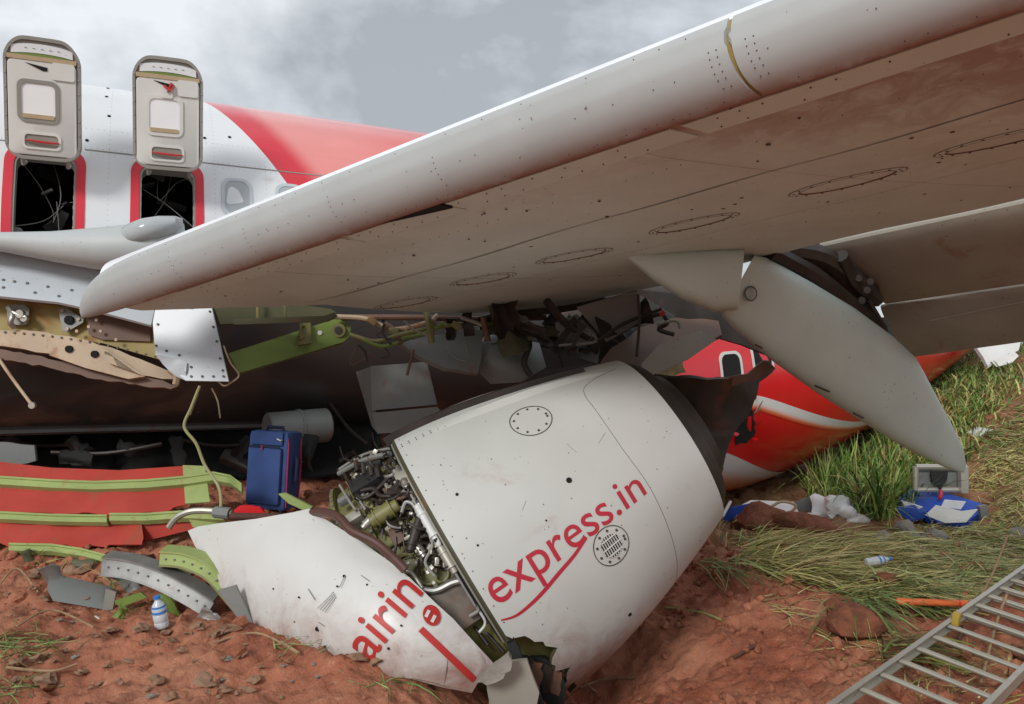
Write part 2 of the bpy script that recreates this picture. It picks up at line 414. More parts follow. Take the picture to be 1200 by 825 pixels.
# ------------------------------------------------------------------ forward fuselage section
D = Vector((.902, .432, -.015)).normalized(); NA = Vector((-D.y, D.x, 0)).normalized(); UP = NA.cross(D) * -1
if UP.z < 0: UP = -UP
FR = 1.88; AX0 = Vector((-4.93, 8.62, 3.0))
def FP(s, th, r=FR): return AX0 + D * s + r * (-NA * math.cos(th) + UP * math.sin(th))
def FPh(s, h, off=0): return FP(s, math.asin(max(-1, min(1, h / FR))), FR + off)
MF = Matrix((( D.x, -NA.x, UP.x, AX0.x), (D.y, -NA.y, UP.y, AX0.y), (D.z, -NA.z, UP.z, AX0.z), (0, 0, 0, 1)))
_IC = {}
def inv_pix(fn, A, B, targets):         # parameters of the surface point seen at a pixel
    key = (fn.__code__, len(A), len(B), float(A[0]), float(B[0]), float(A[-1]))
    if key not in _IC:
        a, b = np.meshgrid(A, B, indexing='ij'); pts = np.array([[fn(x, y) for y in B] for x in A], float)
        _IC[key] = (a, b, pts, 600 + F * pts[..., 0] / pts[..., 1], 412.5 - F * (pts[..., 2] - CAM_H) / pts[..., 1])
    a, b, pts, px, py = _IC[key]
    out = []
    for (tx, ty) in targets:
        d_ = (px - tx) ** 2 + (py - ty) ** 2; i = np.unravel_index(np.argmin(d_ + 1e-3 * pts[..., 1]), d_.shape); out.append((float(a[i]), float(b[i])))
    return out
lv = inv_pix(lambda s, t: FP(s, t), np.linspace(.8, 4, 130), np.linspace(-.1, 1.25, 110), [(250, 126), (285, 155), (312, 180), (331, 208)])
LVK = np.polyfit([FR * math.sin(t) for s, t in lv], [s for s, t in lv], 2)

def fus_hook(nt, vec):
    sp = nt.nodes.new('ShaderNodeSeparateXYZ'); nt.links.new(vec, sp.inputs[0]); s, z = sp.outputs[0], sp.outputs[2]
    e = nmath(nt, 'ADD', nmath(nt, 'ADD', nmath(nt, 'MULTIPLY', nmath(nt, 'MULTIPLY', z, z), float(LVK[0])), nmath(nt, 'MULTIPLY', z, float(LVK[1]))), float(LVK[2]))
    t = nmath(nt, 'SUBTRACT', s, e)
    redc = nmix(nt, nramp(nt, t, .22, .5), c('#cf2335'), c('#e08a84'))
    redc = nmix(nt, nramp(nt, t, .8, 2.4), redc, c('#d9635f'))
    base = nmix(nt, nramp(nt, t, -.005, .005), W_, redc)
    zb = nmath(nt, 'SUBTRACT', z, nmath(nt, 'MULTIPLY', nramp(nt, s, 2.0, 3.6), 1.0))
    return nmix(nt, nramp(nt, zb, -.35, -.55), base, c('#4b4a49'))  # dark lower colour holds the shade under the fuselage as well as dirt
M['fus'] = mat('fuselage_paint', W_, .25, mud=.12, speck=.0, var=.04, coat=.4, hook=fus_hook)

fus = thing('airliner_fuselage', 'white airliner fuselage section with two open hatches and red framed exits', 'fuselage', AX0)
fus.matrix_basis = MF
EX = [(0.0, .255), (1.0, .255)]; H0, H1 = -.18, .79; T0, T1 = math.asin(H0 / FR), math.asin(H1 / FR)
def fus_skin():
    S = sorted(set([round(v, 4) for v in np.linspace(-7, 7, 71)] + [round(e + k * w, 4) for e, w in EX for k in (-1, 1)]))
    T = sorted([t for t in np.linspace(-math.pi, math.pi, 97)[:-1] if abs(t - T0) > .02 and abs(t - T1) > .02] + [T0, T1])
    r = random.Random(3); endj = [r.uniform(-.25, .3) for _ in T]
    mb = MB(); n = len(T); rin = FR - .09
    for rad in (FR, rin):
        mb.v += [tuple(FP(s + (endj[j] if i == len(S) - 1 else 0), t, rad)) for i, s in enumerate(S) for j, t in enumerate(T)]
    N = len(S) * n
    for i in range(len(S) - 1):
        sm = (S[i] + S[i + 1]) / 2
        for j in range(n):
            j2 = (j + 1) % n; tm = (T[j] + T[j2]) / 2
            if T0 - 1e-6 < tm < T1 + 1e-6 and any(abs(sm - e) < w for e, w in EX) and j2: continue
            q = (i * n + j, i * n + j2, (i + 1) * n + j2, (i + 1) * n + j)
            mb.f.append(q); mb.m.append(0); mb.f.append(tuple(N + k for k in q[::-1])); mb.m.append(1)
    e = (len(S) - 1) * n
    for j in range(n): mb.f.append((e + j, e + (j + 1) % n, N + e + (j + 1) % n, N + e + j)); mb.m.append(1)
    return mb
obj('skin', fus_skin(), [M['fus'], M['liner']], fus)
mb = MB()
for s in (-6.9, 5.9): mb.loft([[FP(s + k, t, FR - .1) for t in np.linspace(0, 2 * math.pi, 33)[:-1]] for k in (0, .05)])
obj('bulkhead', mb, M['liner'], fus)  # unseen caps added; the aft one keeps daylight out of the cabin
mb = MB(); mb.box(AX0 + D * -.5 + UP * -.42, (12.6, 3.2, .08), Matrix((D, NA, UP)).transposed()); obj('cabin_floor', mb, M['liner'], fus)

def rrect(w, h, r, n=6):                # rounded rectangle, counter-clockwise
    out = []
    for cx, cy, a0 in ((w - r, h - r, 0), (-w + r, h - r, 90), (-w + r, -h + r, 180), (w - r, -h + r, 270)):
        out += [(cx + r * math.cos(R(a0 + 90 * k / n)), cy + r * math.sin(R(a0 + 90 * k / n))) for k in range(n + 1)]
    m = n + 1; res = []
    for k in range(4):
        seg = out[k * m:(k + 1) * m]; nx = out[((k + 1) % 4) * m]; e = seg[-1]; res += seg + [(e[0] + (nx[0] - e[0]) * j / 6, e[1] + (nx[1] - e[1]) * j / 6) for j in range(1, 6)]
    return res
def fus_ring(sc, hc, wo, ho, ro, wi, hi, ri, off0, off1):
    o_, i_ = rrect(wo, ho, ro), rrect(wi, hi, ri); mb = MB()
    f = lambda pts, off: [FPh(sc + x, hc + y, off) for x, y in pts]
    mb.loft([f(o_, off0), f(o_, off1), f(i_, off1), f(i_, off0)], caps=False); return mb
HC, HH = (H0 + H1) / 2, (H1 - H0) / 2
for e, w in EX:
    jb = obj('exit_border', fus_ring(e, HC, w + .062, HH + .062, .16, w - .012, HH - .012, .11, .001, .007), M['border'], fus)
    obj('door_jamb', fus_ring(e, HC, w + .02, HH + .02, .12, w - .03, HH - .03, .10, -.12, -.002), M['hatchrim'], jb)
    mb = MB()
    for k in range(9):
        for sg in (-1, 1): mb.box(FPh(e + sg * (w - .02), H0 + .1 + k * .095, -.03), (.014, .03, .035))
    obj('latch_fittings', mb, M['chrome'], jb, kind='stuff')
for k in range(4):
    sc = 1.62 + .508 * k
    fr_ = obj('window_frame', fus_ring(sc, .53, .145, .2, .1, .115, .17, .085, .001, .009), M['bluegrey'], fus)
    mb = MB(); mb.loft([[FPh(sc + x, .53 + y, o_) for x, y in rrect(.118, .173, .085)] for o_ in (.001, .004)]); obj('pane', mb, M['paneg'], fr_)
# lap joints (raised skin edges) and scuffs
for h, s0, s1 in ((.86, .30, 6.8), (.86, -6.5, -.3), (-.33, -6.5, 6.5)):
    mb = MB(); ss = np.linspace(s0, s1, 40)
    mb.loft([[FPh(s, h + a, o_) for a, o_ in ((0, .0), (0, .003), (.012, .003), (.012, 0))] for s in ss]); obj('lap_joint', mb, M['hatchrim'], fus)
mb = MB()
for (px, py) in ((125, 114), (126, 136), (102, 165), (240, 163), (126, 100), (270, 160), (226, 185)):
    (s, t), = inv_pix(lambda a, b: FP(a, b), np.linspace(-.2, 2.5, 80), np.linspace(0, 1.2, 70), [(px, py)])
    p0 = FP(s, t); nn = -NA * math.cos(t) + UP * math.sin(t); mb.disc(p0, nn, .016, .006, 6)
obj('puncture_marks', mb, M['hole'], fus, kind='stuff')
mb = MB()
for h in (1.1, .83, .89, -.1):
    for s_ in np.arange(-1.2, 3.4, .05): mb.disc(FPh(s_, h), FPh(s_, h, 1) - FPh(s_, h), .0028, .002, 5)
for s_ in (-.55, .5, 1.42, 1.9):
    for h in np.arange(-.1, 1.75, .05):
        if not any(abs(s_ - e) < .3 for e, w in EX): mb.disc(FPh(s_, h), FPh(s_, h, 1) - FPh(s_, h), .0028, .002, 5)
obj('skin_rivets', mb, M['dgrey'], fus, kind='stuff')
# belly rail
mb = MB(); mb.loft([[FP(s, R(-74) + a, FR + o_) for a, o_ in ((-.03, -.01), (-.03, .035), (.03, .035), (.03, -.01))] for s in np.linspace(-4, 3.2, 30)])
rl = obj('belly_rail', mb, M['dgrey'], fus)
mb = MB()
for s in np.arange(-2, 3.1, .12): mb.disc(FP(s, R(-74) + .005, FR + .036), -NA * math.cos(R(-74)) + UP * math.sin(R(-74)), .012, .004, 6)
obj('rail_bolts', mb, M['rivet'], rl, kind='stuff')

# hatches flipped open above the exits
def hatch(corners, label, loose):
    TL, TR, BL = [P(*p) for p in corners]
    u = (TR - TL); w = u.length / 2; u.normalize(); v = (TL - BL); h = v.length / 2; v.normalize(); v = (v - u * v.dot(u)).normalized()
    n = u.cross(v); n = n if n.y < 0 else -n; o0 = TL + u * w - v * h
    L = lambda x, y, z=0: o0 + u * x + v * y + n * z
    def slab(pts, z0, z1, chamfer=0):
        mb = MB(); k = 1 - chamfer
        mb.loft([[L(x, y, z0) for x, y in pts], [L(x, y, z1 - chamfer * .3) for x, y in pts], [L(x * k, y * k, z1) for x, y in pts]]); return mb
    def ring(po, pi, z0, z1, off=(0, 0)):
        mb = MB(); f = lambda q, z: [L(x + off[0], y + off[1], z) for x, y in q]
        mb.loft([f(po, z0), f(po, z1), f(pi, z1), f(pi, z0)], caps=False); return mb
    def tp(pts):                        # the upper end is far rounder than the lower
        return [(x * (1 if y < 0 else 1), y - (.055 * (max(abs(x) / w - .35, 0) / .65) ** 2 if y > 0 else 0)) for x, y in pts]
    body = obj('hatch', slab(tp(rrect(w, h, .14, 8)), -.07, .0), M['hatchrim'], fus, label=label)
    obj('hatch_rim', ring(tp(rrect(w, h, .14, 8)), tp(rrect(w - .022, h - .03, .12, 8)), -.01, .022), M['hatchrim'], body)
    obj('lining', slab([(x, y - .075) for x, y in rrect(w - .03, h - .115, .05)], .0, .028, .02), M['hatch'], body)
    obj('seal_strip', slab([(x, y + h - .175) for x, y in rrect(w - .028, .018, .008)], .001, .034), M['beigest'], body)
    obj('green_strip', slab([(x, y + h - .145 - .03 * (x / w) ** 2) for x, y in rrect(w * .75, .012, .006, 3)], .001, .02), M['greend'], body)
    mb = MB(); N_ = 15; xs = np.linspace(-w * .8, w * .8, N_)
    up = [(x, h - .055 - .05 * abs(x / w) ** 2.4) for x in xs]; lo = [(x, h - .128 - .03 * (x / w) ** 2) for x in xs[::-1]]
    mb.loft([[L(x, y, z) for x, y in up + lo] for z in (.0, .012)]); obj('inner_skin', mb, M['white'], body)
    wo = (-.03, -.02)
    obj('window_frame', ring(rrect(.155, .175, .06), rrect(.125, .145, .05), .02, .04, wo), M['hatchrim'] if loose else M['hatch'], body)
    mb = MB(); mb.loft([[L(x + wo[0], y + wo[1], z) for x, y in rrect(.127, .147, .05)] for z in (.020, .030)]); obj('pane', mb, M['pane'], body)
    mb = MB(); mb.loft([[L(x + wo[0], y + wo[1] - .125, z) for x, y in rrect(.118, .018, .012)] for z in (.030, .045)]); obj('window_shade', mb, M['beigest'], body)
    obj('handle_frame', ring(rrect(.145, .07, .04), rrect(.125, .052, .03), .02, .04, (-.01, -.345)), M['hatch'], body)
    mb = MB(); mb.loft([[L(x - .01, y - .345, z) for x, y in rrect(.127, .054, .03)] for z in (.02, .0295)]); obj('handle_recess', mb, M['hatchrim'], body)
    mb = MB(); mb.tube([L(-.13, -.345, .045), L(-.09, -.345, .055), L(.09, -.352, .055), L(.12, -.352, .045)], .008, 8)
    mb.tube([L(-.075, -.352, .055), L(.075, -.356, .055)], .008, 6); obj('red_handle', mb, M['sign'], body)
    mb = MB(); mb.loft([[L(x + w - .125, y + h * .48, z) for x, y in rrect(.085, .07, .02)] for z in (.024, .042)]); obj('latch_cover', mb, M['hatch'], body)
    mb = MB(); mb.loft([[L(x - .02, y + h * .50, z) for x, y in ((-.10, .035), (.06, .012), (.06, -.015), (.03, -.02))] for z in (.02, .0335)]); obj('latch_slot', mb, M['hole'], body)
    if not loose:
        mb = MB(); mb.tube([L(-.03, .24, .04), L(.02, .2, .07), L(.05, .25, .05), L(.0, .19, .06), L(.03, .27, .045)], .012, 6); obj('red_strap', mb, M['sign'], body)
        mb = MB(); mb.loft([[L(x - .01, y + .165, z) for x, y in rrect(.05, .03, .02)] for z in (.03, .05)]); obj('tag_flap', mb, M['hatch'], body)
    mb = MB()
    for k in range(7):
        for sg in (-1, 1): mb.disc(L(sg * (w - .012), -h + .12 + k * .115, .024), n, .009, .004, 6)
    obj('rim_rivets', mb, M['chrome'], body)
    mb = MB()
    for k in range(5): mb.box(L(-.12 + .06 * k, h - .075 - .02, .014), (.022, .004, .003))
    obj('placard_print', mb, M['rivet'], body)
    for sg in (-.6, .6):
        mb = MB(); mb.tube([L(sg * w, -h + .04, -.05), L(sg * w, -h - .04, -.10), L(sg * w, -h - .02, -.22)], .018, 6); obj('hinge_arm', mb, M['hatchrim'], body)
hatch([(3, 38, 6.5), (94, 51, 6.72), (6, 184, 6.66)], 'open exit hatch with bare window surround and broken latch slot', True)
hatch([(155, 62, 6.9), (238, 72.5, 7.1), (153, 196, 7.06)], 'open exit hatch with a red strap hanging above its window', False)
# loose wires and a seat back inside the exits
def fw(s, h, depth): return FPh(s, h) + NA * depth
wr = [[(-.2, .75, .3), (-.05, .5, .35), (.05, .2, .3), (-.1, -.1, .3)], [(-.25, .12, .25), (0, .22, .3), (.15, .35, .3), (.25, .4, .25)], [(.0, .8, .4), (.1, .45, .3), (.0, .15, .3)], [(.05, .4, .3), (.12, .1, .28), (.08, -.15, .25)],
      [(.78, .6, .3), (1.0, .45, .3), (1.25, .25, .25)], [(.95, .8, .4), (.92, .5, .35), (1.1, .68, .3), (1.2, .75, .3)], [(.8, .2, .3), (1.0, .5, .4), (1.05, .8, .4)]]
for w3 in wr:
    mb = MB(); mb.tube(smooth_path([fw(q[0] + random.uniform(-.03, .03), q[1] + random.uniform(-.03, .03), q[2]) for q in w3], 5), .004, 5); obj('loose_wire', mb, M['wire'], fus)
mb = MB()
mb.loft([[fw(-.22 + x, -.05 + y, .22 + x * .6 + z) for x, y in rrect(.04, .16, .03)] for z in (0, .05)])
mb.loft([[fw(-.3 + x, -.02 + y, .25 + z) for x, y in rrect(.08, .02, .015)] for z in (0, .16)]); obj('seat_back', mb, M['dgrey'], fus)
for k in range(14):
    mb = MB()
    e = random.choice((0, 1.)); mb.box(fw(e + random.uniform(-.2, .2), random.uniform(0, .8), random.uniform(.2, .6)), (random.uniform(.05, .35), .02, random.uniform(.03, .2)), Quaternion(Vector((random.random(), random.random(), random.random())), random.random() * 3).to_matrix()); obj('hanging_cabin_panel', mb, M[random.choice(('black', 'liner', 'cabin'))], fus)

# ------------------------------------------------------------------ torn-off rear fuselage
D2 = Vector((.83, .55, .06)).normalized(); N2 = Vector((-D2.y, D2.x, 0)).normalized(); U2 = D2.cross(N2); U2 = U2 if U2.z > 0 else -U2
TA = Vector((1.55, 11.15, 1.60))
def tr(s): return 1.88 - 1.4 * float(sst(1.0, 13.5, s))
def TP(s, th, off=0):
    r = tr(s); squash = .97 if math.sin(th) < 0 else 1
    return TA + D2 * s + U2 * (1.88 - r) * .75 + (r + off) * (-N2 * math.cos(th) + U2 * math.sin(th) * squash)
tail = thing('airliner_tail_section', 'torn off red tail section with white and orange swoosh stripes', 'fuselage', (TA.x, TA.y, 0))
def tail_skin():
    mb = MB(); S = list(np.linspace(-2.0, 12.5, 88)); T = list(np.linspace(-math.pi, R(90), 76)); r = random.Random(5)
    wins = [(-.14, .13), (.37, .13)]
    ok = lambda s, t: t < R(25) + .07 * math.sin(s * 9) + .05 * math.sin(s * 23 + 1) + -.42 * float(sst(1.8, 4.0, s)) and s > -1.7 + .25 * math.sin(t * 7) + .12 * math.sin(t * 19)
    n = len(T); 
    for rad in (0, -.04): mb.v += [tuple(TP(s, t, rad)) for s in S for t in T]
    N = len(S) * n; edges = {}
    for i in range(len(S) - 1):
        for j in range(n - 1):
            if not ok((S[i] + S[i + 1]) / 2, (T[j] + T[j + 1]) / 2): continue
            q = (i * n + j, i * n + j + 1, (i + 1) * n + j + 1, (i + 1) * n + j)
            mb.f.append(q); mb.m.append(0); mb.f.append(tuple(N + k for k in q[::-1])); mb.m.append(1)
            for a, b in zip(q, q[1:] + q[:1]): edges[(min(a, b), max(a, b))] = edges.get((min(a, b), max(a, b)), 0) + 1
    for (a, b), k in edges.items():
        if k == 1: mb.f.append((a, b, N + b, N + a)); mb.m.append(2)
    return mb
obj('skin', tail_skin(), [M['tailred'], M['liner'], M['alum']], tail)
TS, TT = np.linspace(-2, 11, 220), np.linspace(-1.5, 1.0, 140)
def tail_strip(name, up_pts, lo_pts, cols):
    a = inv_pix(TP, TS, TT, up_pts); b = inv_pix(TP, TS, TT, lo_pts); n = 40
    def rs(q):
        q = np.array(q, float); t = np.linspace(0, 1, len(q)); k = np.polyfit(t, q, min(3, len(q) - 1)); tt = np.linspace(0, 1, n); return np.stack([np.polyval(k[:, 0], tt), np.polyval(k[:, 1], tt)], -1)
    A, B = rs(a), rs(b); mb = MB(); m = len(cols); mb.col = []
    for i in range(n):
        for j in range(m):
            q = A[i] + (B[i] - A[i]) * j / (m - 1); mb.v.append(tuple(TP(q[0], q[1], .006))); mb.col.append(cols[j])
    for i in range(n - 1):
        for j in range(m - 1): mb.f.append((i * m + j, i * m + j + 1, (i + 1) * m + j + 1, (i + 1) * m + j)); mb.m.append(0)
    return obj(name, mb, M['stripe'], tail)
M['stripe'] = mat('swoosh_stripe_paint', (1, 1, 1, 1), .3, colattr=True, var=.05, mud=.06, coat=.3)
ww, oo, rr = (.75, .75, .73, 1), c('#e88a2a'), c('#d3141c')
tail_strip('swoosh_stripe', [(878, 463), (930, 478), (1003, 491), (1060, 482), (1103, 456)], [(876, 478), (925, 493), (1003, 502), (1060, 491), (1103, 463)], [ww, ww, ww, ww, c('#eec0b5'), c('#e07a4a'), rr])
tail_strip('swoosh_stripe', [(838, 544), (880, 544), (940, 540), (990, 528)], [(838, 570), (880, 570), (940, 560), (990, 542)], [ww, ww, ww, c('#ecc0b5'), c('#e79a6a'), oo, rr])
for (px, py) in ((857, 431), (892, 420)):
    (s, t), = inv_pix(TP, TS, TT, [(px, py)])
    f = lambda pts, off: [TP(s + x, t + y / 1.85, off) for x, y in pts]
    mb = MB(); o_, i_ = rrect(.2, .21, .11), rrect(.165, .175, .095); mb.loft([f(o_, .001), f(o_, .012), f(i_, .012), f(i_, .001)], caps=False)
    fr_ = obj('window_frame', mb, M['plastic'], tail); mb = MB(); mb.loft([f(i_, .001), f(i_, .005)]); obj('pane', mb, M['hole'], fr_)
go = jag([(858, 508), (870, 486), (882, 470), (884, 500), (880, 515), (862, 523), (858, 508)], 2.5, 5, 4)[:-1]; gp = inv_pix(TP, TS, TT, go)
mb = MB(); mb.loft([[TP(a, b, o_) for a, b in gp] for o_ in (.0, .009)]); gs_ = obj('skin_gash', mb, M['hole'], tail)
for k in range(7):
    a, b = gp[(k * 3) % len(gp)]; mb = MB(); a2, b2 = a + random.uniform(-.08, .08), b + random.uniform(-.05, .05)
    mb.loft([[TP(a, b, o_), TP(a + .06, b + .01, o_ + .01), TP(a2 + .03, b2 + .05, o_ + .06), TP(a2, b2 + .03, o_ + .05)] for o_ in (.006, .012)]); obj('curled_edge', mb, M[random.choice(('tailred', 'alum', 'tailred'))], gs_)

# ------------------------------------------------------------------ the wing over everything
L0 = Vector((-3.16, 5.8, 2.49)); LD = Vector((.80, -.59, .134)).normalized()
KM = lambda t: float(np.interp(t, [-1, 1, 2.4, 4, 12], [3.8, 3.75, 3.42, 3.36, 2.2]))
_up = [(0, 0), (.010, .055), (.040, .105), (.10, .142), (.2, .178), (.4, .225), (.8, .285), (1.5, .32), (2.4, .26), (3.4, .11)]
_lo = [(0, 0), (.010, -.06), (.04, -.118), (.10, -.165), (.2, -.192), (.35, -.203), (.6, -.205), (1.2, -.195), (2.2, -.135), (3.0, -.07), (3.4, -.045)]
def prof(side, k, t):
    f = (k if k < 1 else 1 + (k - 1) * 2.4 / (KM(t) - 1)); q = _up if side > 0 else _lo
    # smooth interpolation in sqrt(k), which rounds the nose
    xs = [math.sqrt(a) for a, b in q]; ys = [b for a, b in q]
    return float(np.interp(math.sqrt(max(f, 0)), XS[side], YS[side])) * (1.05 - .018 * t)
XS, YS = {}, {}
for sd_, q in ((1, _up), (-1, _lo)):
    xs = [math.sqrt(a) for a, b in q]; pts = smooth_path([(x, y, 0) for x, y in zip(xs, [b for a, b in q])], 8); XS[sd_] = [p.x for p in pts]; YS[sd_] = [p.y for p in pts]
ZU = Vector((0, 0, 1))
def WP(t, k, side=-1, off=0):
    p = L0 + LD * t + D * k + ZU * (prof(side, k, t) + (.004 * math.sin(5.3 * t + k) * math.sin(4.1 * k) if k > .35 else 0))
    if off:
        e = .01; a = L0 + LD * t + D * (k + e) + ZU * prof(side, k + e, t); tg = (a - p).normalized(); n = tg.cross(LD).normalized()
        if n.z * side < 0: n = -n
        if k < .002: n = -D
        p = p + n * off
    return p
def Wp(t, k): return WP(t, k, -1)
TG, KG = np.linspace(-.8, 7.5, 250), np.linspace(0.02, 3.7, 150)
def wing_at(*px): return inv_pix(Wp, TG, KG, px)

wing = thing('airliner_wing', 'huge grey airliner wing with muddy underside spanning over the wreck', 'wing', (L0.x, L0.y, 0))
TS_ = list(np.linspace(-.45, 12, 84))
_rb = sorted((k, t) for t, k in inv_pix(Wp, np.linspace(-3, 3, 240), np.linspace(.3, 3.8, 140), [(262, 341), (330, 351), (395, 359), (430, 362), (500, 365), (560, 366)]))
RBK = [0, .45] + [k for k, t in _rb if k > .55]; RBT = [.25, .2] + [t for k, t in _rb if k > .55]
def t_eff(t, k): r0 = float(np.interp(k, RBK, RBT)); return r0 + (12 - r0) * (t + .45) / 12.45
def wing_part(kl, side, mud):
    mb = MB(); mb.col = []; n = len(kl)
    for t in TS_:
        for f in kl:
            k = f * KM(t) if f > .3 else f
            te = t_eff(t, k); p = WP(te, k, side); mb.v.append(tuple(p))
            u = 0
            if mud:
                u = 1.0 * math.exp(-((k - .17) / .09) ** 2) * float(sst(.3, 1.2, t)) + .6 * math.exp(-((k - .3) / .2) ** 2) * float(sst(3.6, 4.4, t)) + .95 * math.exp(-((k - 1.0) / .4) ** 2 - ((t - 5.6) / .9) ** 2) + .3 * math.exp(-((k - 1.6) / .8) ** 2 - ((t - 5) / 1.6) ** 2)
                u = max(u, .65 * math.exp(-((k - .8) / .5) ** 2) * float(sst(4.6, 5.4, t)))
            mb.col.append((min(u, 1) * .75, 0, 0, 1))
    for i in range(len(TS_) - 1):
        for j in range(n - 1): mb.f.append((i * n + j, i * n + j + 1, (i + 1) * n + j + 1, (i + 1) * n + j)); mb.m.append(0)
    return mb
kn = [0, .004, .01, .02, .04, .07, .11, .16, .22, .29]
kr = [.1 * 1.0 + .9 * x for x in np.linspace(0, 1, 34)[1:]]
kr = [k for k in kr if k > .3]
KL = kn + [.12 * 3] + kr
obj('lower_skin', wing_part(KL, -1, True), M['wingl'], wing)
obj('upper_skin', wing_part(KL, 1, False), M['wingu'], wing)
mb = MB()                                # closing spar along the back, root rib
mb.loft([[WP(t, KM(t), 1), WP(t, KM(t), -1), WP(t, KM(t) - .03, -1) + ZU * .01, WP(t, KM(t) - .03, 1) - ZU * .01] for t in np.linspace(t_eff(-.45, 3.75), 12, 60)]); obj('rear_spar', mb, M['dgrey'], wing)
ks = np.linspace(.08, .6, 12)
mb = MB(); mb.loft([[WP(t, k, 1) - ZU * .01 for k in ks] + [WP(t, k, -1) + ZU * .01 for k in ks[::-1]] for t in (.30, .33)]); obj('root_rib', mb, M['olive'], wing)
# slats: proud shells over the leading edge, split by a joint
def slat(t0, t1, dome=False):
    ts = list(np.linspace(t0, t1, max(8, int((t1 - t0) * 10))))
    if dome: ts = [t0 - .22, t0 - .215, t0 - .2, t0 - .17, t0 - .12, t0 - .05] + ts
    rings = []; mb = MB(); mb.col = []
    for t in ts:
        up = [WP(t, k, 1, .02) for k in (.013, .011, .009, .007, .005, .0035, .002, .001)]
        lo = [WP(t, k, -1, .02) for k in (0, .0015, .004, .008, .013, .020, .028, .037, .047, .058, .070, .084, .1, .118, .138, .16)]
        inn = [WP(t, .16, -1, .004), WP(t, .09, -1, .004), WP(t, .03, -1, .004), WP(t, .008, 1, .004), WP(t, .013, 1, .004)]
        ring = up + lo + inn
        if dome and t < t0 + .9:
            q = (t - (t0 - .22)) / 1.12; sc = max(.03, (1 - (1 - q) ** 2.6) ** .5); ce = WP(t, .10, -1) + ZU * .05
            low = min(ring, key=lambda v: v.z); ce = Vector((ce.x, ce.y, low.z * .8 + ce.z * .2))
            ring = [ce + (v - ce) * sc for v in ring]
        rings.append(ring)
        nU = len(up)
        for i in range(len(ring)):
            u = 0
            if nU + 9 < i < nU + 17: u = [0, .05, .12, .3, .6, .9, 1][i - nU - 10]
            mb.col.append((u * (1 if t > .5 else .55), 0, 0, 1))
    mb.loft(rings); return obj('slat', mb, M['slat'], wing)
tj = inv_pix(lambda t, k: WP(t, k, -1), np.linspace(3.5, 6.5, 200), np.linspace(.0, .1, 10), [(862, 75)])[0][0]
slat(-.02, tj - .009, True); slat(tj + .009, tj + 4.2); slat(tj + 4.23, 11.9)
mb = MB(); kk = [(.013, 1), (.01, 1), (.007, 1), (.004, 1), (.001, 1), (.001, -1), (.006, -1), (.015, -1), (.03, -1), (.06, -1), (.10, -1), (.16, -1)]
mb.loft([[WP(tj + dt, k, s_, o_) for k, s_ in kk] for dt, o_ in ((-.013, .0), (-.013, .010), (.013, .010), (.013, .0))], caps=False, closed=False); obj('slat_joint_seal', mb, M['yellow'], wing)
# panel strip behind the slat, with gaps
for a, b in ((.9, 2.55), (2.6, 3.3), (3.33, 4.55), (4.6, 6.1), (6.14, 8)):
    mb = MB(); mb.loft([[WP(t, k, -1, o_) for k, o_ in ((.19, .001), (.19, .008), (.33, .008), (.33, .001))] for t in np.linspace(a, b, 24)]); obj('access_strip', mb, M['wingl'], wing)
(tg, kg), = wing_at((520, 240))
mb = MB(); mb.loft([[WP(t, k, -1, o_) for k, o_ in ((.165, .0), (.165, .016), (.165 + .07 * max(.02, (t - tg + .42) / .42), .016), (.165 + .07 * max(.02, (t - tg + .42) / .42), 0))] for t in np.linspace(tg - .42, tg + .02, 12)]); obj('torn_gap', mb, M['hole'], wing)
for k in (2.1,):
    mb = MB(); mb.tube([WP(t, k, -1, .0) for t in np.linspace(max(.3, t_eff(-.45, k)), 9, 60)], .0008, 5); obj('skin_joint', mb, M['groove'], wing)
for t in (1.7, 4.3):
    mb = MB(); mb.tube([WP(t, k, -1, .0) for k in np.linspace(.35, KM(t) - .05, 40)], .0008, 5); obj('skin_joint', mb, M['groove'], wing)
mb = MB(); r_ = random.Random(19)
for k in (.60, 2.12):
    for t in np.arange(.6, 8, .07):
        if r_.random() < .5: continue
        mb.disc(WP(t, k, -1, .0), (0, 0, -1), .0022, .002, 5)
for k in range(70):
    t, q_ = r_.uniform(.5, 7), r_.uniform(.4, 3); mb.disc(WP(t, q_, -1, .0), (0, 0, -1), r_.uniform(.004, .011), .003, 6)
obj('skin_fasteners', mb, M['rivet'], wing, kind='stuff')
# oval tank covers
for (px, py, w_, h_) in ((475, 355, .27, .16), (566, 328, .25, .15), (672, 299, .26, .15), (812, 262, .26, .14), (990, 213, .28, .13), (1170, 163, .26, .13)):
    (t, k), = wing_at((px, py)); an = [2 * math.pi * i / 32 for i in range(32)]
    e = lambda s_, off: [WP(t + w_ * s_ * math.cos(a), k + h_ * s_ * math.sin(a), -1, off) for a in an]
    mb = MB(); mb.loft([e(1.0, .001), e(1.0, .003), e(.97, .003), e(.97, .001)], caps=False)
    rg = obj('tank_cover_groove', mb, M['groove'], wing)
    mb = MB(); mb.loft([e(.82, .0005), e(.82, .006), e(.80, .006), e(.80, .0005)], caps=False); obj('tank_cover_ring', mb, M['brown'], rg)
    mb = MB(); mb.loft([e(.965, .0005), e(.965, .004), e(.83, .005), e(.83, .0005)], caps=False); obj('tank_cover_rim', mb, M['wingl'], rg)
    mb = MB()
    for a in an[::2]:
        q = WP(t + w_ * .9 * math.cos(a), k + h_ * .9 * math.sin(a), -1, .004); mb.disc(q, (0, 0, -1), .007, .003, 6)
    obj('cover_screws', mb, M['rivet'], rg, kind='stuff')
mb = MB(); r_ = random.Random(9)
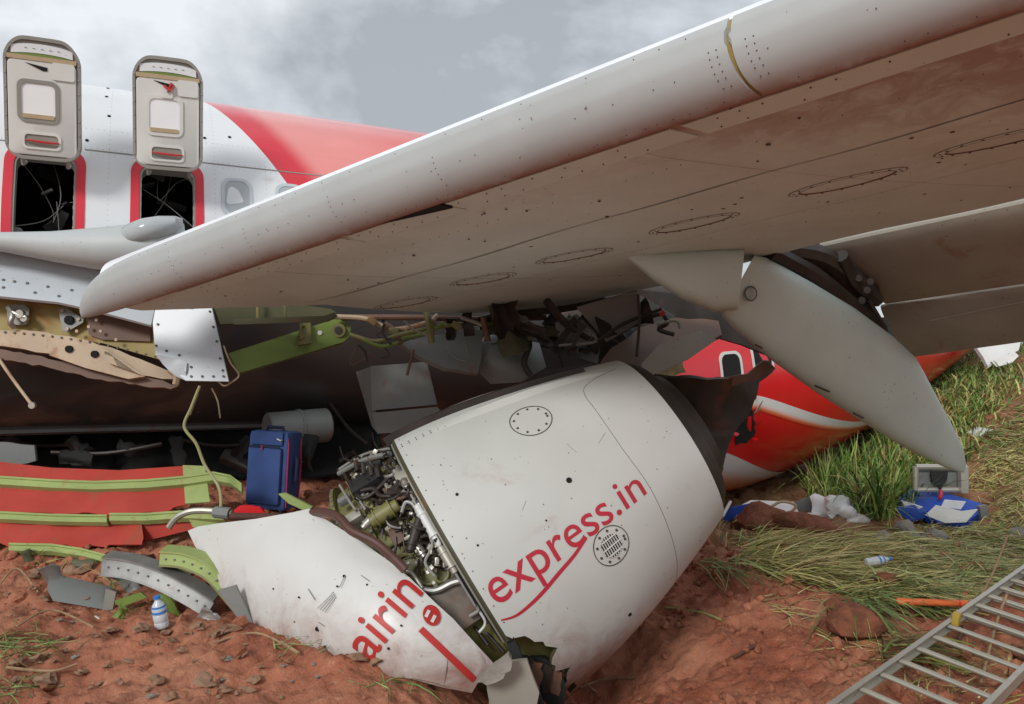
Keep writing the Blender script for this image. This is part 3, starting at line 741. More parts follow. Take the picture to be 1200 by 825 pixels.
for k, s_, step in ((.02, -1, .09), (.006, 1, .11), (.12, -1, .07), (.22, -1, .09), (.3, -1, .11)):
    for t in np.arange(.5, 8, step):
        if r_.random() < .5: continue
        a = WP(t, k, s_, .021 if k < .17 else .009); b = WP(t, k + .01, s_, .021 if k < .17 else .009); n_ = (b - a).cross(LD); n_ = n_ if (n_.z < 0 or k < .1) else -n_
        mb.disc(a, n_, .0024 if k < .17 else .0035, .002, 6)
for t in (1.2, 2.0, 2.75, 3.5, tj - .08, tj - .05, tj + .06, tj + .09, 5.9, 6.6):
    for k in (.003, .009, .018, .03, .045, .07): mb.disc(WP(t, k, -1, .021), -D + ZU * -.2, .0022, .002, 6)
obj('rivets', mb, M['rivet'], wing, kind='stuff')

# wing root glove, landing light and hanging root panels (they belong to the fuselage side)
def px_loft(rows):                       # rows: (px, y_top, y_bottom, distance, depth)
    rings = []
    for px, y0, y1, z, dp in rows:
        a, b = P(px, y0, z), P(px, y1, z); mid = (a + b) / 2; hh = (a - b).length / 2; ring = []
        for i in range(20):
            an = 2 * math.pi * i / 20; q = math.cos(an)
            ring.append(mid + ZU * hh * math.sin(an) + NA * (-q * hh * 1.1 if q > 0 else -q * dp))
        rings.append(ring)
    mb = MB(); mb.loft(rings); return mb
obj('wing_root_glove', px_loft([(-120, 268, 284, 6.45, .4), (-50, 271, 288, 6.45, .45), (0, 272, 293, 6.45, .5), (60, 271, 305, 6.45, .6), (110, 267, 314, 6.45, .7), (150, 263, 318, 6.5, .8), (175, 262, 320, 6.55, .8), (215, 262, 330, 6.7, .8)]), M['slat'], fus)
obj('landing_light_lens', px_loft([(140, 268, 290, 6.42, .1), (150, 262, 287, 6.38, .2), (165, 256, 284, 6.36, .25), (185, 253, 280, 6.4, .25), (205, 253, 276, 6.5, .2), (214, 256, 270, 6.6, .1)]), M['lens'], fus)
def rivet_row(name, pts, zf, parent, r=.012, mat_='rivet'):
    zf = zf if callable(zf) else zfit(zf); mb = MB()
    for x, y in pts: mb.disc(P(x, y, zf(x, y) - .004), (0, -1, .1), r, .005, 8)
    return obj(name, mb, M[mat_], parent)
zf1 = zfit([(0, 292, 6.75), (0, 347, 6.45), (186, 341, 6.75), (177, 381, 6.55)])
w1 = plate('root_fairing_panel', [(-110, 282), (0, 292), (60, 300), (110, 316), (186, 341), (177, 381), (105, 362), (68, 354), (0, 347), (-110, 338)], zf1, M['bluegrey'], fus, th=.03)
rivet_row('panel_rivets', [(4, 328), (17, 330), (32, 332), (56, 336), (84, 340), (4, 337), (41, 343), (69, 347), (110, 352), (146, 359), (164, 350), (170, 362), (128, 353)], zf1, w1)
zf2 = zfit([(186, 339, 6.5), (243, 337, 6.5), (268, 448, 6.35), (181, 417, 6.35)])
w2 = plate('root_access_panel', [(186, 340), (203, 337), (243, 339), (268, 447), (218, 446), (220, 426), (214, 422), (182, 416), (179, 378)], zf2, M['bluegrey'], fus, th=.025)
rivet_row('panel_rivets', [(190, 346), (205, 344), (220, 345), (234, 344), (241, 350), (246, 365), (250, 383), (254, 400), (258, 420), (261, 434), (262, 441), (250, 441), (237, 441), (224, 441), (224, 430), (195, 411), (183, 405), (185, 380), (188, 360), (210, 416)], zf2, w2, .010)

# torn root beam below it
wreckz = zfit([(0, 355, 6.6), (0, 430, 6.5), (200, 390, 6.75), (210, 445, 6.65)])
bw = plate('beam_web', [(-80, 340), (0, 350), (90, 360), (180, 380), (214, 418), (200, 425), (120, 402), (40, 393), (-80, 385)], lambda x, y: wreckz(x, y) + .08, M['yellow'], fus, th=.03)
plate('web_patch', [(100, 362), (176, 380), (176, 400), (120, 398), (104, 392)], lambda x, y: wreckz(x, y) + .05, M['brown'], bw, th=.01)
fl = plate('beam_flange', jag([(-60, 384), (0, 387), (40, 388), (90, 396), (130, 407), (165, 421), (196, 434), (208, 444), (190, 444), (150, 436), (110, 426), (56, 414), (0, 405), (-60, 400), (-60, 384)], 1, 12, 3)[:-1], wreckz, M['beige'], fus, th=.06)
plate('lower_casting', [(57, 416), (76, 403), (120, 406), (130, 427), (170, 441), (150, 444), (100, 431)], lambda x, y: wreckz(x, y) - .05, M['beige'], fus, th=.05)
plate('rusty_lip', jag([(-60, 402), (0, 409), (40, 416), (110, 432), (180, 444), (210, 452), (200, 456), (110, 444), (30, 425), (-60, 412), (-60, 402)], 1.5, 8, 6)[:-1], lambda x, y: wreckz(x, y) + .02, M['brown'], fus, th=.05)
rivet_row('flange_bolts', [(x, 389 + .0006 * x * x + .05 * x) for x in range(6, 190, 11)], wreckz, fl, .010)
for x, y in ((81, 409), (111, 415)):
    mb = MB(); mb.disc(P(x, y, wreckz(x, y) - .058), (0, -1, 0), .03, .012, 12); obj('casting_hole', mb, M['hole'], fus)
br_ = plate('triangle_bracket', [(68, 361), (77, 360), (98, 374), (97, 378), (78, 389), (73, 387)], lambda x, y: wreckz(x, y) + .01, M['dgrey'], fus, th=.02)
mb = MB(); mb.disc(P(81, 375, wreckz(81, 375)), (0, -1, 0), .038, .012, 14); obj('bracket_hole', mb, M['hole'], br_)
rivet_row('bracket_bolts', [(73, 364), (92, 374), (79, 385), (90, 388), (106, 368), (113, 375), (104, 383), (118, 388), (136, 398)], lambda x, y: wreckz(x, y) + .005, br_, .014, 'beige')
lt = obj('latch_plate', plate_mb([(7, 357), (28, 357), (34, 362), (33, 378), (28, 381), (10, 380)], lambda x, y: wreckz(x, y) + .02, .02), M['hatchrim'], fus)
mb = MB(); f_ = lambda x, y, o_=0: P(x, y, wreckz(x, y) - o_)
mb.tube(smooth_path([f_(10, 360, .02), f_(14, 370, .06), f_(12, 378, .06), f_(17, 384, .02)], 4), .022, 8); mb.tube([f_(14, 366, .05), f_(30, 372, .05)], .018, 8); mb.disc(f_(24, 368, .05), (0, -1, 0), .035, .02, 10); mb.disc(f_(29, 373, .04), (0, -1, 0), .03, .02, 10)
obj('latch_fitting', mb, M['chrome'], lt)
ptube('hanging_rod', [(-3, 418, 6.5), (14, 443, 6.45), (37, 474, 6.4)], .013, M['beige'], fus); 
mb = MB(); mb.disc(P(38, 475, 6.4), (0, -1, 0), .028, .014, 10); obj('rod_end', mb, M['chrome'], fus)
ptube('hanging_rod', [(234, 452, 6.4), (228, 470, 6.4), (222, 486, 6.4)], .012, M['beige'], fus)
ptube('torn_lug', [(200, 434, 6.6), (207, 440, 6.55), (206, 450, 6.55)], .03, M['beige'], fus, n=7)
# scraps dangling under the belly
for k, pts in enumerate([[(250, 440, 6.4), (262, 452, 6.4), (275, 446, 6.45)], [(262, 405, 6.42), (270, 425, 6.42), (280, 440, 6.45), (268, 450, 6.4)], [(248, 455, 7.2), (255, 470, 7.2), (258, 490, 7.2)]]):
    ptube('dangling_wire', pts, .007, M['beige'], fus, n=5)

# green hinge beam and rib web in the wheel well
gz = zfit([(268, 415, 6.55), (280, 437, 6.55), (410, 395, 7.0)])
gb = plate('green_beam', [(268, 414), (330, 394), (392, 374), (404, 375), (411, 383), (410, 394), (402, 401), (345, 418), (280, 437)], gz, M['greend'], wing, th=.09)
mb = MB(); q = P(397, 387, gz(397, 387) - .012); mb.disc(q, (0, -1, 0), .062, .012, 16); bo = obj('boss', mb, M['olive'], gb)
mb = MB(); mb.disc(q - Vector((0, .014, 0)), (0, -1, 0), .034, .010, 14); obj('boss_pin', mb, M['dmetal'], gb)
mb = MB(); mb.disc(P(375, 390, gz(375, 390) - .004), (0, -1, 0), .02, .006, 10); obj('white_mark', mb, M['plastic'], gb)
plate('hinge_bracket', [(352, 378), (364, 378), (365, 402), (350, 404), (349, 400), (354, 398)], lambda x, y: gz(x, y) - .06, M['olive'], gb, th=.05)
M['grime'] = mat('grimy_dark_primer', c('#5a5b3e'), .6, mud=.4, var=.3)  # olive primer with the wing's shade put into its colour, plus mud
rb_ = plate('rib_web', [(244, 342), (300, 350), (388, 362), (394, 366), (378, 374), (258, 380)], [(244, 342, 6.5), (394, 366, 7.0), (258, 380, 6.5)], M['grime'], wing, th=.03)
for xs_ in (300, 332): plate('rib_stiffener', [(xs_, 351), (xs_ + 3, 351), (xs_ + 3, 377), (xs_, 377)], 6.6, M['olive'], rb_, th=.02, sub=0)
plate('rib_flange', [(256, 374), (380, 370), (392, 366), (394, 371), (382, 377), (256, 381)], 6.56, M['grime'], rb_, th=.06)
pipes = [([(392, 371, 6.9), (430, 374, 7.0), (460, 386, 7.0), (500, 378, 7.0), (512, 370, 7.1)], .022, 'beige'), ([(410, 392, 6.95), (440, 400, 6.95), (470, 392, 6.9), (530, 381, 7.0), (600, 378, 7.1)], .02, 'olive'),
         ([(400, 372, 7.0), (480, 372, 7.1), (560, 374, 7.2), (640, 372, 7.3)], .026, 'brown'), ([(425, 398, 6.9), (448, 406, 6.9), (475, 398, 6.9)], .018, 'greend'), ([(470, 396, 6.9), (500, 390, 6.9), (520, 378, 6.9)], .016, 'greend'),
         ([(500, 366, 6.9), (503, 380, 6.8), (506, 402, 6.8)], .03, 'olive'), ([(540, 372, 6.9), (570, 384, 6.9), (566, 400, 6.9)], .018, 'steel'), ([(560, 376, 7), (600, 368, 7), (660, 362, 7), (720, 350, 7)], .03, 'dmetal'), ([(600, 380, 7.1), (620, 400, 7.0), (614, 425, 7.0), (622, 440, 7.0)], .03, 'dmetal'), ([(566, 372, 6.8), (572, 400, 6.8)], .025, 'brown'),
         ([(640, 352, 6.6), (660, 376, 6.7), (690, 396, 6.8)], .035, 'dmetal'), ([(450, 380, 6.95), (462, 388, 6.95), (470, 402, 6.9)], .03, 'brown'), ([(620, 385, 7.2), (660, 405, 7.1), (690, 412, 7.0)], .02, 'dmetal')]
for pts, r, m_ in pipes: ptube('hydraulic_pipe', pts, r, M[m_], wing)
for px, py in ((462, 388), (505, 378), (568, 380), (436, 376), (478, 392), (535, 382)):
    mb = MB(); mb.box(P(px, py, 6.95), (.09, .07, .06), Quaternion((0, 1, .3), random.random()).to_matrix(), .012); obj('pipe_clamp', mb, M['olive'], wing)
# panels and fairings jammed between wing, belly and engine
def wreck(name, out, zf, m_, label, cat, th=.02, **kw): return plate(name, out, zf, M[m_], None, th=th, label=label, cat=cat, **kw)
pn = thing('fallen_access_panel', 'flat dark grey two piece panel hanging behind the engine', 'panel', P(470, 505, 7.5))
plate('upper_leaf', [(434, 429), (500, 424), (512, 474), (436, 481)], 7.5, M['dgrey'], pn, th=.03); plate('lower_leaf', [(436, 484), (512, 477), (516, 482), (500, 505), (442, 508)], 7.46, M['dgrey'], pn, th=.03)
plate('side_flange', [(417, 436), (433, 430), (441, 506), (436, 500)], [(417, 436, 7.7), (433, 430, 7.5), (441, 506, 7.5)], M['dgrey'], pn, th=.02)
wreck('flap_fairing_nose', [(468, 402), (500, 394), (566, 386), (564, 420), (560, 438), (520, 431), (492, 418)], [(468, 402, 7.15), (566, 386, 7.3), (560, 438, 7.1), (520, 431, 7.0), (510, 405, 6.9)], 'dgrey', 'pointed grey fairing nose hanging under pipes', 'fairing', .05)
wreck('grey_fairing_shell', [(565, 390), (600, 396), (632, 402), (640, 430), (610, 448), (575, 450), (562, 437)], [(565, 390, 7.4), (632, 402, 7.5), (640, 430, 7.3), (575, 450, 7.3), (600, 420, 7.15), (562, 437, 7.3)], 'dgrey', 'grey curved shell with a small round inspection cover', 'fairing', .04)
wreck('riveted_skin_panel', [(676, 361), (746, 341), (749, 378), (711, 401)], [(676, 361, 6.6), (746, 341, 6.5), (711, 401, 6.8)], 'dgrey', 'square riveted grey skin panel tilted under the wing', 'panel', .02)
wreck('bent_grey_sheet', [(650, 378), (676, 368), (700, 392), (684, 405), (655, 398)], 6.9, 'dgrey', 'small bent grey sheet beside the riveted panel', 'panel', .02)
wreck('brown_pylon_skin', jag([(700, 432), (716, 408), (750, 384), (790, 372), (842, 376), (846, 392), (822, 404), (780, 420), (754, 440), (700, 432)], 1.5, 14, 8)[:-1], [(700, 432, 6.3), (750, 384, 6.9), (842, 376, 7.2), (822, 404, 6.8), (754, 440, 6.4), (780, 400, 6.85)], 'brown', 'crumpled brown pylon skin lying behind the engine', 'panel', .03)
wreck('tan_skin_flap', [(752, 426), (772, 404), (822, 387), (840, 398), (808, 420), (757, 444)], [(752, 426, 6.25), (822, 387, 6.6), (757, 444, 6.2)], 'flap', 'tan torn skin flap above the engine tailpipe', 'panel', .02)
wreck('insulation_sheet', jag([(757, 440), (785, 430), (800, 424), (804, 436), (775, 447), (757, 446), (757, 440)], 2, 6, 2)[:-1], 7.6, 'foil', 'crumpled pale foil insulation behind the tailpipe', 'insulation', .03)
pw = thing('pylon_wreckage', 'tangled dark pylon wreckage between wing and engine', 'wreckage', P(700, 420, 7))
plate('pylon_box', [(560, 385), (640, 372), (748, 345), (790, 372), (760, 400), (700, 425), (600, 440), (560, 420)], [(560, 385, 8.0), (748, 345, 7.6), (600, 440, 8.0)], M['belly'], pw, th=.2)
for pts, r, m_ in (([(748, 345, 6.5), (749, 380, 6.5), (746, 418, 6.45)], .012, 'dmetal'), ([(700, 400, 6.6), (730, 380, 6.6), (775, 362, 6.6)], .015, 'dmetal'), ([(760, 372, 6.7), (775, 368, 6.7), (782, 378, 6.65), (772, 386, 6.65), (790, 392, 6.6)], .02, 'dmetal'), ([(770, 380, 6.6), (792, 376, 6.6), (797, 385, 6.6)], .012, 'wire')): ptube('torn_strut', pts, r, M[m_], pw)
ptube('red_tag', [(774, 370, 6.55), (778, 365, 6.55)], .02, M['sign'], pw, sm=False)
mb = MB(); a, b = P(313, 504, 8.3), P(384, 498, 8.7); mb.tube([a, a.lerp(b, .03), a.lerp(b, .97), b], [.17, .185, .19, .17], 20)
dc = obj('air_duct', mb, M['dgrey'], None, label='short grey metal duct behind the blue suitcase', cat='duct')
mb = MB(); a2 = a.lerp(b, .5); mb.tube([a2 + Vector((0, 0, 0)), a2 + (b - a).normalized() * .02], .2, 20); obj('duct_clamp', mb, M['dgrey'], dc)
for k, (x0, y0, x1, y1, z) in enumerate([(0, 512, 95, 520, 8.4), (60, 530, 190, 520, 8.0), (200, 512, 300, 520, 8.6), (385, 470, 430, 520, 8.8)]):
    ptube('bent_strut', [(x0, y0, z), ((x0 + x1) / 2, (y0 + y1) / 2 + 6, z + .1), (x1, y1, z + .15)], .022, M['dmetal'], None, label='dark bent strut in the shade under the belly', cat='strut', group='bent struts under the belly')
wreck('sooty_belly_sheet', jag([(-150, 470), (390, 468), (432, 470), (446, 520), (430, 548), (330, 560), (200, 552), (100, 556), (-150, 556), (-150, 470)], 4, 16, 3)[:-1], [(-150, 470, 8.9), (390, 468, 9.6), (446, 520, 9.3), (200, 552, 8.6), (-150, 556, 8.2), (100, 500, 9.0)], 'black', 'crumpled sooty sheet filling the dark gap under the belly', 'panel', .03, noise=.06)  # added black sheet stands in for the shade below the fuselage
wreck('dark_inner_flap', [(735, 338), (800, 345), (872, 362), (912, 398), (900, 416), (870, 404), (842, 396), (790, 408), (740, 425), (700, 430), (690, 390)], [(735, 338, 7.6), (912, 398, 8.0), (740, 425, 7.5)], 'dmetal', 'dark brown inner flap sheet hanging behind the engine', 'panel', .05, noise=.02)
wreck('grey_floor_panel', jag([(-30, 520), (0, 518), (40, 522), (42, 540), (0, 545), (-30, 545), (-30, 520)], 2, 10, 3)[:-1], 7.4, 'dgrey', 'grey broken panel piece behind the orange red skin', 'panel', .03)

rs2 = random.Random(31)
def scrap(px, py, z, size, m_, label, group, seed):
    r = random.Random(seed); n = 8; mb = MB(); ang = r.uniform(0, 6.28); ux_, uy_ = math.cos(ang), math.sin(ang); ctr = P(px, py, z)
    g = [[None] * n for _ in range(n)]; bx, by = r.uniform(-1.2, 1.2), r.uniform(-1.2, 1.2)
    for i in range(n):
        for j in range(n):
            a, b = (i / (n - 1) - .5) * size * 1.6, (j / (n - 1) - .5) * size * r.uniform(.5, .9)
            hgt = bx * a * a / size + by * abs(b) + r.uniform(-.06, .06) * size
            g[i][j] = ctr + Vector((a * ux_ - b * uy_, hgt, a * uy_ + b * ux_))
    V = [g[i][j] for i in range(n) for j in range(n)]; V2 = [v + Vector((.002, .012, .004)) for v in V]; N_ = n * n; fs = []
    for i in range(n - 1):
        for j in range(n - 1): q = (i * n + j, i * n + j + 1, (i + 1) * n + j + 1, (i + 1) * n + j); fs += [q, tuple(N_ + k for k in q[::-1])]
    ed = [(i * n, (i + 1) * n) for i in range(n - 1)] + [(i * n + n - 1, (i + 1) * n + n - 1) for i in range(n - 1)] + [(j, j + 1) for j in range(n - 1)] + [((n - 1) * n + j, (n - 1) * n + j + 1) for j in range(n - 1)]
    fs += [(a, b, N_ + b, N_ + a) for a, b in ed]; mb.add(V + V2, fs)
    return obj('metal_scrap', mb, M[m_], None, label=label, cat='scrap', group=group, ang=60)
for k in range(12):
    scrap(rs2.uniform(0, 430), rs2.uniform(522, 548), rs2.uniform(7.9, 8.4), rs2.uniform(.1, .24), rs2.choice(('dmetal', 'black', 'black', 'black', 'belly')), 'crumpled dark metal scrap in the gap under the belly', 'metal scraps under the belly', 100 + k)  # dark materials picked to put the belly's shade into the scraps
for k in range(22):
    x_ = rs2.uniform(520, 770); scrap(x_, rs2.uniform(352, 372) + .5 * abs(x_ - 640) * .2 + rs2.uniform(0, 45), rs2.uniform(6.7, 7.4), rs2.uniform(.12, .34), rs2.choice(('dmetal', 'belly', 'dmetal', 'dgrey', 'grime')), 'bent dark metal scrap tangled between wing and engine', 'metal scraps above the engine', 200 + k)
for k in range(16):
    x_, y_ = rs2.uniform(400, 760), rs2.uniform(366, 410); z_ = rs2.uniform(6.6, 7.2)
    ptube('dangling_wire', [(x_, y_, z_), (x_ + rs2.uniform(-18, 18), y_ + rs2.uniform(4, 20), z_), (x_ + rs2.uniform(-36, 36), y_ + rs2.uniform(5, 34), z_)], rs2.choice((.006, .009, .013)), M[rs2.choice(('dmetal', 'wire', 'rubber', 'brown', 'olive'))], wing, n=5)

# ------------------------------------------------------------------ flap track fairing and flaps (parts of the wing)
def canoe(name, rows, lat=.22, mat_='fair'):   # rows: upper px,py / lower px,py / distance
    rings = []
    for (ux, uy, lx, ly, z, lw) in rows:
        a, b = P(ux, uy, z), P(lx, ly, z); mid = (a + b) / 2; v = (a - b) / 2; ring = []
        for i in range(28):
            an = 2 * math.pi * i / 28; s_, q = math.sin(an), math.cos(an); e = .62
            ring.append(mid + v * (abs(s_) ** e) * (1 if s_ > 0 else -1) + Vector((.25, .97, 0)) * lw * (abs(q) ** (.75)) * (1 if q > 0 else -1))
        rings.append(ring)
    mb = MB(); mb.loft(rings); return obj(name, mb, M[mat_], wing, ang=50)
(tq, kq), = wing_at((740, 305)); zq = WP(tq, kq).y
canoe('flap_track_fairing_front', [(727, 297, 729, 299, zq - .05, .02), (740, 296, 742, 309, zq - .02, .1), (765, 295, 767, 330, zq, .16), (800, 294, 800, 351, zq + .05, .2), (840, 293, 838, 366, zq + .12, .22), (872, 292, 864, 363, zq + .2, .22)])
cf = canoe('flap_track_fairing_rear', [(884, 300, 846, 370, 5.85, .2), (900, 303, 858, 384, 5.92, .21), (950, 331, 905, 423, 6.05, .23), (1000, 361, 958, 461, 6.2, .24), (1045, 394, 1010, 494, 6.35, .23), (1072, 419, 1050, 519, 6.48, .2), (1094, 460, 1086, 538, 6.62, .15), (1113, 494, 1108, 548, 6.74, .1), (1128, 524, 1122, 553, 6.84, .05), (1132, 544, 1129, 554, 6.88, .015)])
mb = MB(); an = [2 * math.pi * i / 20 for i in range(20)]; f_ = lambda s_, dz: [P(880 + 7.5 * s_ * math.cos(a), 344 + 9 * s_ * math.sin(a), 5.68 - dz) for a in an]
mb.loft([f_(1, -.02), f_(1, .006), f_(.82, .006), f_(.82, -.02)], caps=False); obj('inspection_cover', mb, M['rivet'], cf)
mb = MB()
for k in range(16): mb.disc(P(1092 - k * 2.4, 490 + k * 2.2, 6.52 - .006 * k), (-.3, -1, 0), .008, .01, 6)
obj('fairing_rivets', mb, M['rivet'], cf, kind='stuff')
for a_, b_, z_ in (((955, 452), (972, 459), 6.0), ((885, 404), (893, 408), 5.78), ((1000, 484), (1012, 490), 6.14)):
    ptube('fairing_scratch', [(*a_, z_), (*b_, z_ + .03)], .008, M['rivet'], cf, n=5, sm=False)
def flap(name, TL, TR, BR, BL, th, ext=1.6):
    TL, TR, BR, BL = [P(*p) for p in (TL, TR, BR, BL)]; TR = TL + (TR - TL) * ext; BR = BL + (BR - BL) * ext
    rings = []
    for i in range(13):
        s_ = i / 12; a = TL.lerp(TR, s_); b = BL.lerp(BR, s_); dv = b - a; n = (TR - TL).cross(dv).normalized(); n = n if n.z > 0 else -n; ring = []
        us = [0, .01, .04, .1, .25, .45, .7, .9, 1]
        tk = lambda u: th * (1.6 * math.sqrt(max(u, 0)) if u < .12 else .56 + .1 * (u - .12)) * (1 - u) ** .8 + .006
        for u in us: ring.append(a + dv * u + n * (tk(u) - .06 * u * (1 - u)))
        for u in us[::-1][:-1]: ring.append(a + dv * u - n * (tk(u) * .4 + .06 * u * (1 - u)))
        rings.append(ring)
    mb = MB(); mb.loft(rings); return obj(name, mb, M['flap'], wing)
f1 = flap('flap', (960, 287, 6.4), (1230, 229, 5.05), (1230, 328, 5.6), (1038, 356, 6.9), .16)
f2 = flap('flap', (1032, 358, 6.95), (1230, 329, 5.68), (1230, 396, 6.05), (1064, 419, 7.3), .1)
ptube('flap_seam', [(1090, 376, 6.6), (1140, 366, 6.25), (1200, 354, 5.8)], .004, M['groove'], f2)
ptube('flap_seam', [(1054, 331, 6.62), (1120, 318, 6.15), (1200, 303, 5.6)], .012, M['hole'], f1)
fm = [([(890, 292, 5.9), (960, 300, 6.2), (1020, 345, 6.6)], .09), ([(930, 310, 6.1), (975, 345, 6.4), (1010, 380, 6.7)], .1), ([(985, 300, 6.2), (1000, 330, 6.4), (1028, 352, 6.6)], .06), ([(900, 295, 5.85), (960, 330, 6.2), (1030, 388, 6.7)], .08), ([(1018, 352, 6.4), (1036, 382, 6.5)], .018)]
for pts, r in fm: ptube('flap_track', pts, r, M['dmetal'], wing)
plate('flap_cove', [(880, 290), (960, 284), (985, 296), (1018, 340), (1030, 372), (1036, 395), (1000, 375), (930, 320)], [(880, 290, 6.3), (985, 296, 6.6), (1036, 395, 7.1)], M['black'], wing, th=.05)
for q_ in ((998, 318), (1006, 326), (1016, 340), (1010, 352), (1020, 330)): rivet_row('track_bolt', [q_], lambda x, y: 6.32, wing, .03, 'dmetal')

# ------------------------------------------------------------------ the engine nacelle, nose down in the soil
AZ, EL = .154, .543
EA = Vector((math.cos(AZ) * math.cos(EL), math.sin(AZ) * math.cos(EL), math.sin(EL))); EC = Vector(ENG_C)
EU = EA.cross(ZU).normalized(); EV = EU.cross(EA).normalized()        # EU points to the camera side, EV up and forward
if EU.y > 0: EU = -EU
if EV.z < 0: EV = -EV
ERF, EL_ = 1.08, 1.63
def er(a):
    u = a / EL_; return ERF * (1 - .16 * u - .22 * u * u) if a > 0 else ERF
def EP(a, ph, off=0, r=None):
    a, ph = float(a), float(ph); rad = float((er(a) + .007 * (math.sin(3.1 * a + 2 * ph + 1) * math.sin(4.3 * ph - 2 * a) + .6 * math.sin(6 * a + 1) * math.sin(5.1 * ph + 2)) if r is None else r) + off); return EC + EA * a + rad * (EU * math.cos(ph) + EV * math.sin(ph))
eng = thing('jet_engine', 'grey engine nacelle lettered express.in, nose down in the soil', 'engine', (EC.x + .3, EC.y, 0))
def engine_at(*px): return inv_pix(EP, np.linspace(-.0, EL_, 140), np.linspace(-1.6, 1.6, 220), px)
rj = random.Random(12)
PH = list(np.linspace(-math.pi, math.pi, 181)); NA_ = 26
(_, ph_t), = engine_at((600, 760))
def a_start(ph, i):
    b = float(sst(ph_t + .08, ph_t - .05, ph)) * float(sst(-2.2, -1.8, ph))
    if b <= 0: return 0
    return b * (.16 + .035 * math.sin(i * .9) + .02 * math.sin(i * 2.1 + 1))
def cowl_shell():
    mb = MB(); n = NA_
    for off in (0, -.03):
        for i, ph in enumerate(PH):
            a0 = a_start(ph, i)
            for k in range(n): mb.v.append(tuple(EP(a0 + (EL_ - a0) * k / (n - 1), ph, off)))
    N = len(PH) * n
    for i in range(len(PH) - 1):
        for k in range(n - 1):
            q = (i * n + k, i * n + k + 1, (i + 1) * n + k + 1, (i + 1) * n + k); mb.f.append(q); mb.m.append(0); mb.f.append(tuple(N + v for v in q[::-1])); mb.m.append(1)
        for k in (0, n - 1):
            mb.f.append((i * n + k, (i + 1) * n + k, N + (i + 1) * n + k, N + i * n + k)); mb.m.append(1)
    return mb
obj('fan_cowl', cowl_shell(), [M['cowl'], M['grime_e']], eng)
up_ph = [p for p in PH if ph_t + .05 < p < 1.75]
mb = MB(); mb.tube([EP(-.008, p, -.02) for p in up_ph], .020, 8); obj('cowl_rim', mb, M['grime_e'], eng)
mb = MB(); mb.tube([EP(-.035, p, -.055) for p in up_ph], .014, 6); obj('rim_seal', mb, M['rubber'], eng)
mb = MB(); mb.tube([EP(-.03, p, -.02) for p in up_ph], .007, 6); obj('rim_edge', mb, M['alum'], eng)
# top hinge beam and its raised fairing
(aa, pa), (ab, pb) = engine_at((470, 505), (690, 428))
tp_ = 1.30
mb = MB(); mb.loft([[EP(a, tp_ + dp, o_) for dp, o_ in ((.10, -.01), (.09, .035), (.045, .04), (.035, -.005))] for a in np.linspace(-.06, 1.35, 20)]); obj('hinge_beam', mb, M['dmetal'], eng)
mb = MB(); mb.loft([[EP(a, tp_ - .06 + dp, o_) for dp, o_ in ((.02, -.01), (.012, .02 * h_), (-.02, .03 * h_), (-.06, .010 * h_), (-.08, -.004))] for a, h_ in [(x, math.sin(math.pi * min(1, max(.02, (x - .25) / 1.2))) ** .7) for x in np.linspace(.25, 1.45, 22)]]); obj('blister_fairing', mb, M['cowl'], eng)
mb = MB()
for k in range(26):
    for dp in (-.02, -.045): mb.disc(EP(.03 + k * .05, tp_ - .07 + dp, .002), EP(1, tp_) - EP(1, tp_, -1), .004, .003, 6)
for p in up_ph[::3]: mb.disc(EP(.03, p, .001), EP(0, p) - EP(0, p, -1), .004, .003, 6)
for k in range(18):
    q = (rj.uniform(.05, 1.5), rj.uniform(-.9, .9)); mb.disc(EP(*q, .001), EP(*q) - EP(*q, -1), rj.uniform(.002, .005), .002, 6)
obj('cowl_rivets', mb, M['rivet'], eng, kind='stuff')
def seam(pxs, name='panel_seam', w=.0018):
    q = smooth_path([(a, p, 0) for a, p in engine_at(*pxs)], 8); mb = MB(); mb.tube([EP(v.x, v.y, 0) for v in q], w, 5); return obj(name, mb, M['rivet'], eng)
seam([(722, 432), (688, 450), (686, 462), (700, 482), (730, 525), (757, 566), (778, 605), (792, 650), (794, 690)])
def on_cowl(a0, p0):                    # flat chart around a cowl point -> surface
    r0 = er(a0); return lambda x, y, off: EP(a0 + x, p0 + y / r0, off)
def oval_cover(px, rad, name):
    (a0, p0), = engine_at(px); f = on_cowl(a0, p0); an = [2 * math.pi * i / 28 for i in range(28)]
    e = lambda s_, o_: [f(rad * s_ * math.cos(a), rad * s_ * math.sin(a), o_) for a in an]
    mb = MB(); mb.loft([e(1, -.002), e(1, .003), e(.955, .003), e(.955, -.002)], caps=False); g = obj(name, mb, M['rivet'], eng)
    mb = MB()
    for a in an[::3]: mb.disc(f(rad * .78 * math.cos(a), rad * .78 * math.sin(a), .002), f(0, 0, 1) - f(0, 0, 0), .0085, .003, 6)
    obj('cover_bolts', mb, M['rivet'], g); return g, f
oval_cover((622, 493), .135, 'inspection_cover')
g, f = oval_cover((716, 640), .122, 'vent_cover'); rv = .070
mb = MB(); an = [2 * math.pi * i / 24 for i in range(24)]; mb.loft([[f(rv * math.cos(a), rv * math.sin(a), o_) for a in an] for o_ in (-.001, .0035)]); obj('vent_opening', mb, M['hole'], g)
mb = MB()
for k in range(-4, 5):
    u = k * .016; hl = math.sqrt(max(0, rv ** 2 - u * u)); 
    mb.tube([f(u, -hl, .005), f(u, hl, .005)], .0045, 5)
    if k % 3 == 0: mb.tube([f(-hl, u * 1.0, .006), f(hl, u * 1.0, .006)], .0045, 5)
obj('vent_bars', mb, M['cowl'], g)
